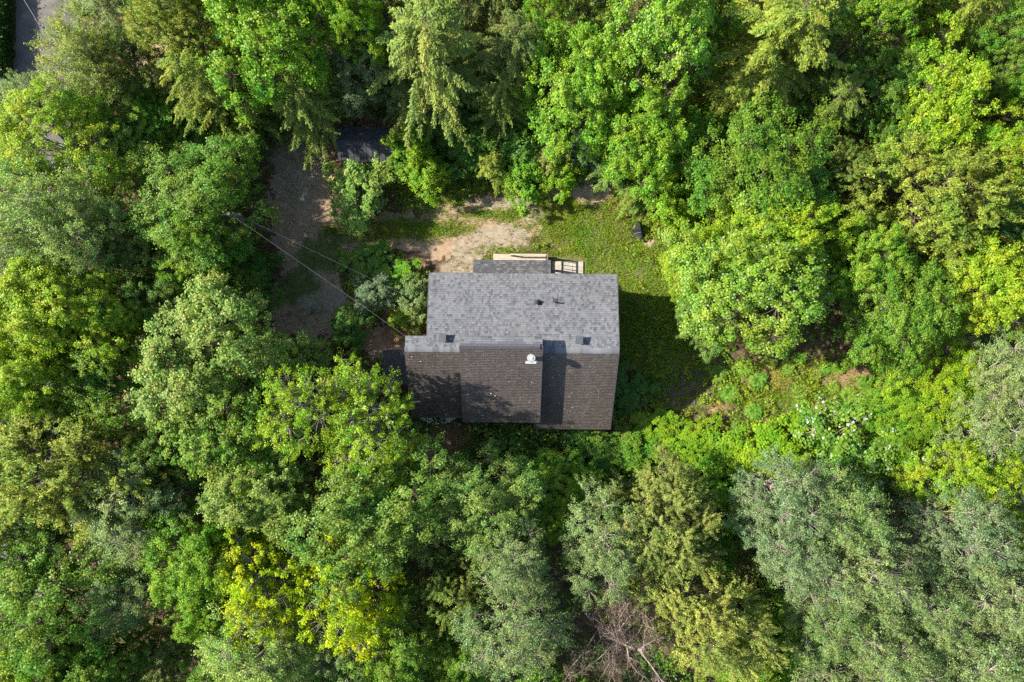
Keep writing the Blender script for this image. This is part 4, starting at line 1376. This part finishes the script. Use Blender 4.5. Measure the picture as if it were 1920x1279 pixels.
T('c', 1890, 225, 46, 8.0, HEMD, "dark thin hemlock at the right edge, upper right")
T('m', 1455, 435, 86, 9.0, LIMEG, "yellow-green maple above the big maple right of the house")
T('m', 1308, 505, 64, 5.5, LIME, "soft yellow-green tree at the lawn's right edge")
T('h', 1412, 532, 122, 9.5, (0.100, 0.160, 0.022), "big maple with pale glinting leaves, right of the house")
T('m', 1335, 605, 52, 5.5, (0.085, 0.135, 0.03), "green lower part of the maple group overhanging the house's shadow")
T('m', 1610, 485, 66, 8.0, FRESH, "fresh green maple between the big maple and the olive-gold conifer")
T('m', 1682, 575, 92, 8.5, MID, "mid green maple with grey limbs showing, right side")
T('p', 1640, 540, 56, 7.0, MID, "thin tree with bare pale limbs left of the mid green one, right side")
T('m', 1850, 540, 86, 9.0, LIME, "yellow-green maple at the right edge, mid height")
T('a', 1890, 690, 76, 8.5, SAGE, "grey-green tree with bare twigs at the right edge, mid height", name="broadleaf_tree")
T('m', 1765, 715, 92, 5.0, LIMEG, "low lime green tree right of the fern clearing")
T('m', 1690, 790, 66, 4.5, FRESH, "low bright green tree below right of the fern clearing")
T('a', 1835, 810, 76, 7.5, SAGE, "grey-green tree above the lime maple, lower right", name="broadleaf_tree")

# --- crowns that reach in over the picture's edges
T('m', 300, -45, 80, 9.0, MID, "mid green crown cut by the top edge between the roadside trees")
T('c', 690, -50, 84, 11.0, HEMD, "dark hemlock crown cut by the top edge left of the big pale hemlock")
T('c', 930, -45, 84, 10.0, HEMD, "dark hemlock crown cut by the top edge right of the big pale hemlock")
T('m', 1090, -60, 84, 10.0, MID, "mid green crown cut by the top edge above the thin olive tree")
T('m', 1330, -40, 76, 10.0, FRESH, "fresh green crown cut by the top edge left of the huge hemlock")
T('m', 1570, -40, 84, 9.5, DEEP, "dark green crown cut by the top edge right of the huge hemlock")
T('m', 1715, -45, 70, 9.5, MID, "mid green crown cut by the top edge left of the corner hemlock")
T('m', 400, 1320, 84, 9.0, MID, "mid green crown cut by the bottom edge, left")
T('m', 700, 1330, 90, 9.5, DEEP, "dark green crown cut by the bottom edge under the twiggy tree")
T('m', 1060, 1340, 76, 7.0, MID, "mid green crown cut by the bottom edge under the dead tree")
T('m', 1390, 1310, 80, 7.0, FRESH, "bright green crown cut by the bottom edge under the yellow-olive cedar")
T('a', 1560, 1310, 84, 9.5, ASP, "pale aspen crown cut by the bottom edge, left part of the stand")
T('m', 1960, 150, 70, 9.0, MID, "mid green crown cut by the right edge, upper right")
T('m', 1965, 480, 70, 8.5, LIMEG, "lime crown cut by the right edge, mid height")
T('m', -40, 930, 80, 9.0, DEEP, "dark green crown cut by the left edge, lower left")
# --- shrubs and young trees
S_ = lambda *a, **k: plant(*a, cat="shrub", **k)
S_('s', 674, 356, 54, 3.0, (0.125, 0.182, 0.042), "round pale green shrub in front of the shed")
S_('s', 772, 276, 38, 4.2, LIMEG, "light yellow-green sapling at the shed's right end")
S_('s', 800, 328, 36, 3.0, LIMEG, "light green bush below the shed's sapling")
S_('s', 760, 310, 34, 2.6, MID, "dark green bush between the round pale shrub and the sapling")
S_('n', 922, 312, 36, 3.2, GOLD, "small golden-green conifer at the left end of the shrub row above the lawn")
S_('s', 985, 335, 42, 2.4, FRESH, "fresh green bush in the shrub row right of the golden conifer")
S_('n', 1040, 285, 46, 3.8, CED, "yellow-green feathery conifer in the middle of the shrub row")
S_('n', 1098, 272, 48, 4.2, (0.062, 0.105, 0.042), "bluish young pine in the shrub row under the bright maple")
S_('s', 1052, 330, 34, 2.2, LIMEG, "lime bush directly left of the bare clay patch above the lawn")
S_('n', 1150, 318, 44, 3.4, (0.075, 0.115, 0.03), "green young pine right behind the bare clay patch")
S_('n', 1195, 362, 38, 3.0, (0.085, 0.12, 0.025), "green young conifer right of the bare clay patch, above the black tarp")
S_('s', 1262, 388, 46, 3.6, LIMEG, "light green bush above right of the black tarp")
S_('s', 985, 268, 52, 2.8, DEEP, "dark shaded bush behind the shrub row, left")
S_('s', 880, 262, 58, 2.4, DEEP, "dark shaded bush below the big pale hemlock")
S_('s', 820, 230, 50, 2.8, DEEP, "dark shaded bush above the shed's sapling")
S_('s', 1290, 300, 46, 4.0, MID, "mid green bush below the bright maple, left of the wide maple")
S_('s', 706, 550, 33, 2.4, (0.085, 0.118, 0.060), "blue-grey shrub beside the cable, left of the house")
S_('s', 780, 560, 34, 2.2, SAGE, "grey-green shrub touching the upper roof's left edge")
S_('s', 768, 590, 28, 1.4, LIME, "lime weeds shrub between the driveway and the house's left corner")
S_('s', 655, 618, 36, 1.6, DEEP, "dark green bush between the forks of the driveway's lower end")
S_('s', 690, 495, 38, 1.1, MID, "low green bush left of the house, nearest the driveway")
S_('s', 740, 520, 36, 1.0, FRESH, "low fresh green bush above the blue-grey shrub")
S_('w', 1600, 838, 88, 4.2, MID, "shrub with white-backed leaves above the aspen stand")
S_('w', 1700, 880, 52, 3.8, PALE, "pale shrub with white-backed leaves right of the larger one")
S_('s', 1445, 865, 70, 2.4, LIMEG, "bright green shrub left of the white-backed one")
S_('s', 1345, 895, 58, 2.0, FRESH, "bright green shrub above the small cedar spire")
S_('s', 1405, 955, 54, 3.0, FRESH, "bright green shrub left of the bluish aspens")
S_('s', 1330, 1030, 46, 3.0, DEEP, "dark green shrub between the cedars and the aspens")
S_('s', 1425, 1175, 62, 3.6, FRESH, "bright green shrub right of the yellow-olive cedar")
S_('s', 1470, 1240, 56, 3.6, FRESH, "bright green shrub at the bottom edge left of the aspens")
S_('s', 1230, 803, 36, 1.0, LIMEG, "light shrub at the tip of the house's shadow, lower right")
S_('s', 1310, 835, 44, 1.2, LIMEG, "leafy green shrub below the paver grid")
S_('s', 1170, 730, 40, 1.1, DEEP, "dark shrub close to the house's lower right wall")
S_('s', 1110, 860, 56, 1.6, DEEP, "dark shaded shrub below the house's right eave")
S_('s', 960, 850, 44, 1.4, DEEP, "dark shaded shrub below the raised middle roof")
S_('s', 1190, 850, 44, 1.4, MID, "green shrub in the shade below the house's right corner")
S_('s', 1640, 660, 46, 2.0, MID, "green bush in the shade above the fern clearing")
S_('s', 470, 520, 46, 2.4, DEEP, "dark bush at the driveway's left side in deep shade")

# ------------------------------------------------------------------ hedge by the road
rgh = np.random.default_rng(77)
hd = empty("hedge", tuple(at(-20, 100, 0)))
tag(hd, "dark green clipped hedge along the road's left side, top left corner", "hedge")
n = 26000
hx = rgh.uniform(-2.2, 1.55, n); hy = rgh.uniform(-7.5, 8.5, n)
top_ = 1.25 + (fnoise(hx * 1.6 + 40, hy * 1.6 + 40) - 0.5) * 0.5
on_side = rgh.random(n) < 0.35
hz = np.where(on_side, rgh.uniform(0.05, 1.2, n), top_ + rgh.normal(0, 0.06, n))
hx = np.where(on_side, 1.55 + rgh.normal(0, 0.08, n), hx)
nr = np.stack([np.where(on_side, 0.8, 0), np.zeros(n), np.ones(n)], -1) + rgh.normal(0, 0.45, (n, 3))
me = leaf_mesh("hedge_foliage", np.stack([hx, hy, hz], -1), rgh.normal(0, 1, (n, 3)), nr, rgh.uniform(0.1, 0.2, n), rgh.uniform(0.06, 0.1, n), rgh, "leaf_low")
ho = link_mesh("foliage", me, None, hd); ho.color = (0.045, 0.10, 0.018, 1)
hc = MB().box(-2.2, 1.45, -7.5, 8.5, 0, 1.1).build("inner_wood", "bark", hd)

# ------------------------------------------------------------------ ferns in the clearing


def fern_mesh(seed):
    rg = np.random.default_rng(seed)
    C, A, Nn, Ln = [], [], [], []
    for i in range(13):
        az = i * 2.4 + rg.uniform(-.3, .3)
        L_ = rg.uniform(0.4, 0.62)
        d = np.array([math.cos(az), math.sin(az), 0]); s_ = np.array([-d[1], d[0], 0])
        for j in range(13):
            t = (j + 0.5) / 13
            p = d * L_ * t + np.array([0, 0, 0.12 + 0.42 * t - 0.42 * t * t])
            for sd in (-1, 1):
                l = 0.17 * math.sin(math.pi * min(1, 0.18 + t * 0.82)) + 0.03
                C.append(p + s_ * sd * l * 0.5); A.append(s_ * sd + d * 0.45 + np.array([0, 0, -0.1])); Nn.append(np.array([0, 0, 1.0]) + rg.normal(0, 0.2, 3)); Ln.append(l)
    Ln = np.array(Ln)
    return leaf_mesh("fern_fronds", np.array(C), np.array(A), np.array(Nn), Ln, Ln * 0.36, rg, "leaf_low", 0.05)


fern_me = [fern_mesh(k) for k in range(3)]
rf = random.Random(5)
fern_spots = [(1395, 690), (1420, 712), (1445, 676), (1478, 690), (1500, 672), (1530, 702), (1548, 690), (1562, 728), (1588, 742), (1606, 768), (1542, 775), (1515, 800), (1492, 770), (1465, 790), (1440, 755),
              (1412, 770), (1385, 800), (1366, 735), (1345, 700), (1636, 745), (1655, 765), (1570, 690), (1500, 735), (1560, 800), (1430, 815), (1620, 725)]
for i, (px, py) in enumerate(fern_spots):
    p = at(px, py, 0.2)
    o = bpy.data.objects.new("fern", fern_me[i % 3])
    COL.objects.link(o)
    o.location = (p.x, p.y, 0.0); o.rotation_euler = (0, 0, rf.uniform(0, 6)); s = rf.uniform(0.9, 1.5)
    o.scale = (s, s, s)
    o.color = (0.23 * rf.uniform(.8, 1.1), 0.33 * rf.uniform(.85, 1.1), 0.06, 1)
    tag(o, "light green fern in the open clearing right of the paver grid", "fern", "ferns in the clearing")

# ------------------------------------------------------------------ undergrowth, weeds and grass (uncountable)
rgu = np.random.default_rng(31)
SHED_PX = [(622, 225), (742, 225), (742, 318), (622, 318)]
PAVER_PX = [(1236, 692), (1345, 692), (1345, 742), (1310, 772), (1236, 772)]
LAND_PX = [(920, 465), (1105, 465), (1105, 560), (920, 560)]


def on_paver(px, py):
    m = np.zeros(px.shape, bool)
    for (cx, cy) in PAVERS:
        m |= (np.abs(px - cx) < 6.2) & (np.abs(py - cy) < 6.2)
    return m


def blocked(px, py, drive=True):
    m = in_poly(px, py, HOUSE_PX) | in_poly(px, py, ROAD) | in_poly(px, py, SHED_PX) | in_poly(px, py, LAND_PX)
    if drive:
        m |= in_poly(px, py, DRIVE)
    return m


def weeds(name, npl, density_fn, leaf, hgt, rad, per, tint, label, mat="leaf_low", drive=True):
    X = rgu.uniform(-42, 42, npl); Y = rgu.uniform(-29, 29, npl)
    px, py = to_px(X, Y)
    p = density_fn(px, py)
    keep = (rgu.random(npl) < p) & ~blocked(px, py, drive)
    X, Y, px, py = X[keep], Y[keep], px[keep], py[keep]
    n0 = len(X)
    k = np.repeat(np.arange(n0), per)
    m = len(k)
    h = hgt[0] + (hgt[1] - hgt[0]) * (fnoise(X * 0.8 + 9, Y * 0.8 + 70) * rgu.uniform(0.5, 1.2, n0))
    r = rad * rgu.uniform(0.6, 1.4, n0)
    az = rgu.uniform(0, 6.283, m)
    q = np.sqrt(rgu.random(m))
    C = np.stack([X[k] + np.cos(az) * q * r[k], Y[k] + np.sin(az) * q * r[k], h[k] * (1.05 - 0.55 * q) * rgu.uniform(0.7, 1.05, m)], -1)
    ax = np.stack([np.cos(az), np.sin(az), rgu.normal(-0.15, 0.3, m)], -1)
    nr = np.array([0, 0, 1.0]) + rgu.normal(0, 0.35, (m, 3))
    ln = leaf * rgu.uniform(0.6, 1.4, m)
    tone = rgu.normal(0.5, 0.16, n0)
    me = leaf_mesh(name, C, ax, nr, ln, ln * rgu.uniform(0.5, 0.75, m), rgu, mat, 0.1, np.clip(tone[k] + rgu.normal(0, 0.14, m), 0, 1))
    o = link_mesh(name, me)
    o.color = (tint[0], tint[1], tint[2], 1)
    tag(o, label, "undergrowth", None, "stuff")
    return o


WEEDY = [(1240, 700, 120, 120), (1420, 790, 200, 110), (1560, 830, 160, 70), (1700, 800, 130, 110), (1330, 860, 160, 60), (1180, 820, 140, 40), (720, 500, 70, 40), (740, 600, 60, 50), (690, 550, 50, 60), (1000, 320, 140, 36),
         (780, 330, 60, 60), (1140, 340, 90, 40), (1250, 430, 50, 60), (1060, 860, 140, 50), (850, 340, 60, 40), (880, 250, 130, 50), (470, 520, 60, 70), (660, 610, 46, 30), (900, 860, 60, 40), (1000, 460, 30, 8), (900, 468, 16, 8)]
BARE = CLAY + [(1600, 712, 50, 26), (1440, 705, 46, 20), (845, 825, 36, 26), (1290, 730, 52, 42), (1300, 762, 50, 14), (590, 290, 50, 34), (780, 490, 22, 14), (1345, 760, 26, 14), (1530, 760, 40, 16), (690, 250, 70, 30)]


YARD = [(1400, 740, 270, 90), (720, 420, 190, 120), (900, 480, 320, 190), (1180, 650, 130, 190), (620, 580, 120, 90)]


def d_weed(px, py):
    w = blobs(px, py, WEEDY)
    b = blobs(px, py, BARE)
    nz = fnoise(px * 0.03, py * 0.03)
    return np.clip(w * 1.2 * np.clip((nz - 0.24) * 4, 0, 1) - b * 0.85, 0, 1)


def d_floor(px, py):
    lawn = blobs(px, py, LAWN); b = blobs(px, py, BARE)
    nz = fnoise(px * 0.02 + 30, py * 0.02)
    return np.clip(np.clip((nz - 0.27) * 5, 0, 1) * 0.9 - lawn - b * 1.2 - blobs(px, py, YARD) * 1.5, 0, 1)


weeds("weeds", 60000, d_weed, 0.15, (0.10, 0.75), 0.24, 11, (0.20, 0.275, 0.036), "low leafy weeds and brambles in the clearing around the house")
weeds("forest_undergrowth", 30000, d_floor, 0.19, (0.4, 4.2), 0.5, 12, (0.125, 0.21, 0.036), "low green undergrowth covering the forest floor")


def grass(name, npl, density_fn, per, length, tint, label, drive=False):
    X = rgu.uniform(-17, 26, npl); Y = rgu.uniform(-8, 14, npl)
    px, py = to_px(X, Y)
    keep = (rgu.random(npl) < density_fn(px, py)) & ~(in_poly(px, py, HOUSE_PX) | in_poly(px, py, SHED_PX) | on_paver(px, py))
    lx = (px > 922) & (px < 1096) & (py > 480) & (py < 560)
    keep &= ~lx
    X, Y = X[keep], Y[keep]
    n0 = len(X)
    k = np.repeat(np.arange(n0), per)
    m = len(k)
    az = rgu.uniform(0, 6.283, m)
    sp = rgu.uniform(0.01, 0.07, m)
    ln = length * rgu.uniform(0.5, 1.5, m)
    tilt = rgu.uniform(0.35, 1.1, m)
    ax = np.stack([np.cos(az) * np.sin(tilt), np.sin(az) * np.sin(tilt), np.cos(tilt)], -1)
    C = np.stack([X[k] + np.cos(az) * sp, Y[k] + np.sin(az) * sp, np.zeros(m) + 0.03], -1) + ax * (ln * 0.5)[:, None]
    nr = np.array([0, 0, 1.0]) + rgu.normal(0, 0.3, (m, 3))
    tone = np.clip(fnoise(X * 1.3, Y * 1.3) * 0.9 + rgu.normal(0.03, 0.14, n0), 0, 1)
    me = leaf_mesh(name, C, ax, nr, ln, rgu.uniform(0.018, 0.034, m), rgu, "grass_blade", 0.03, np.clip(tone[k] + rgu.normal(0, 0.12, m), 0, 1))
    o = link_mesh(name, me)
    o.color = (tint[0], tint[1], tint[2], 1)
    tag(o, label, "grass", None, "stuff")
    return o


def d_lawn(px, py):
    w = blobs(px, py, LAWN); s = np.maximum(blobs(px, py, SAND) * 0.85, blobs(px, py, CLAY))
    nz = fnoise(px * 0.05, py * 0.05)
    return np.clip(w * np.clip((nz - 0.12) * 3.2, 0.4, 1) - s * np.clip(1.25 - nz, 0, 1), 0, 1)


DRIVE_GRASS = [(600, 470, 44, 30), (560, 530, 40, 40), (650, 435, 50, 16), (585, 590, 40, 16), (700, 440, 90, 14), (800, 415, 90, 16), (950, 403, 110, 10), (640, 500, 30, 40), (540, 420, 20, 40), (1005, 420, 30, 50), (980, 475, 60, 12)]


def d_drive(px, py):
    nz = fnoise(px * 0.07 + 5, py * 0.07 + 50)
    return np.clip(blobs(px, py, DRIVE_GRASS) * np.clip((nz - 0.38) * 4, 0, 1) * 0.75, 0, 1)


def d_dry(px, py):
    w = blobs(px, py, SAND + [(760, 430, 150, 26), (640, 430, 40, 60), (1150, 400, 60, 40), (1000, 470, 60, 20)])
    nz = fnoise(px * 0.06 + 11, py * 0.06 + 8)
    return np.clip(w * np.clip((nz - 0.34) * 3, 0, 1) * 0.95, 0, 1)


grass("lawn_grass", 120000, d_lawn, 5, 0.14, (0.22, 0.33, 0.03), "short green lawn above and right of the house")
grass("driveway_grass", 45000, d_drive, 5, 0.13, (0.16, 0.21, 0.035), "patches of green grass and moss growing through the driveway")
grass("dry_grass", 50000, d_dry, 4, 0.11, (0.27, 0.24, 0.09), "dry tan grass thinly growing over the sandy driveway")

# dry fallen leaves scattered over the bare places
n = 16000
X = rgu.uniform(-17, 26, n); Y = rgu.uniform(-8, 17, n)
px, py = to_px(X, Y)
keep = (rgu.random(n) < np.maximum(blobs(px, py, LITTER) * 0.9, 0.06)) & ~in_poly(px, py, HOUSE_PX) & ~in_poly(px, py, LAND_PX)
X, Y = X[keep], Y[keep]; n = len(X)
me = leaf_mesh("fallen_leaves", np.stack([X, Y, np.full(n, 0.06)], -1), rgu.normal(0, 1, (n, 3)) * np.array([1, 1, 0.2]), np.array([0, 0, 1.0]) + rgu.normal(0, 0.3, (n, 3)), rgu.uniform(0.05, 0.1, n), rgu.uniform(0.03, 0.07, n), rgu, "dry_leaf", 0.1)
o = link_mesh("fallen_leaves", me)
tag(o, "reddish brown fallen leaves scattered over the bare ground", "fallen leaves", None, "stuff")
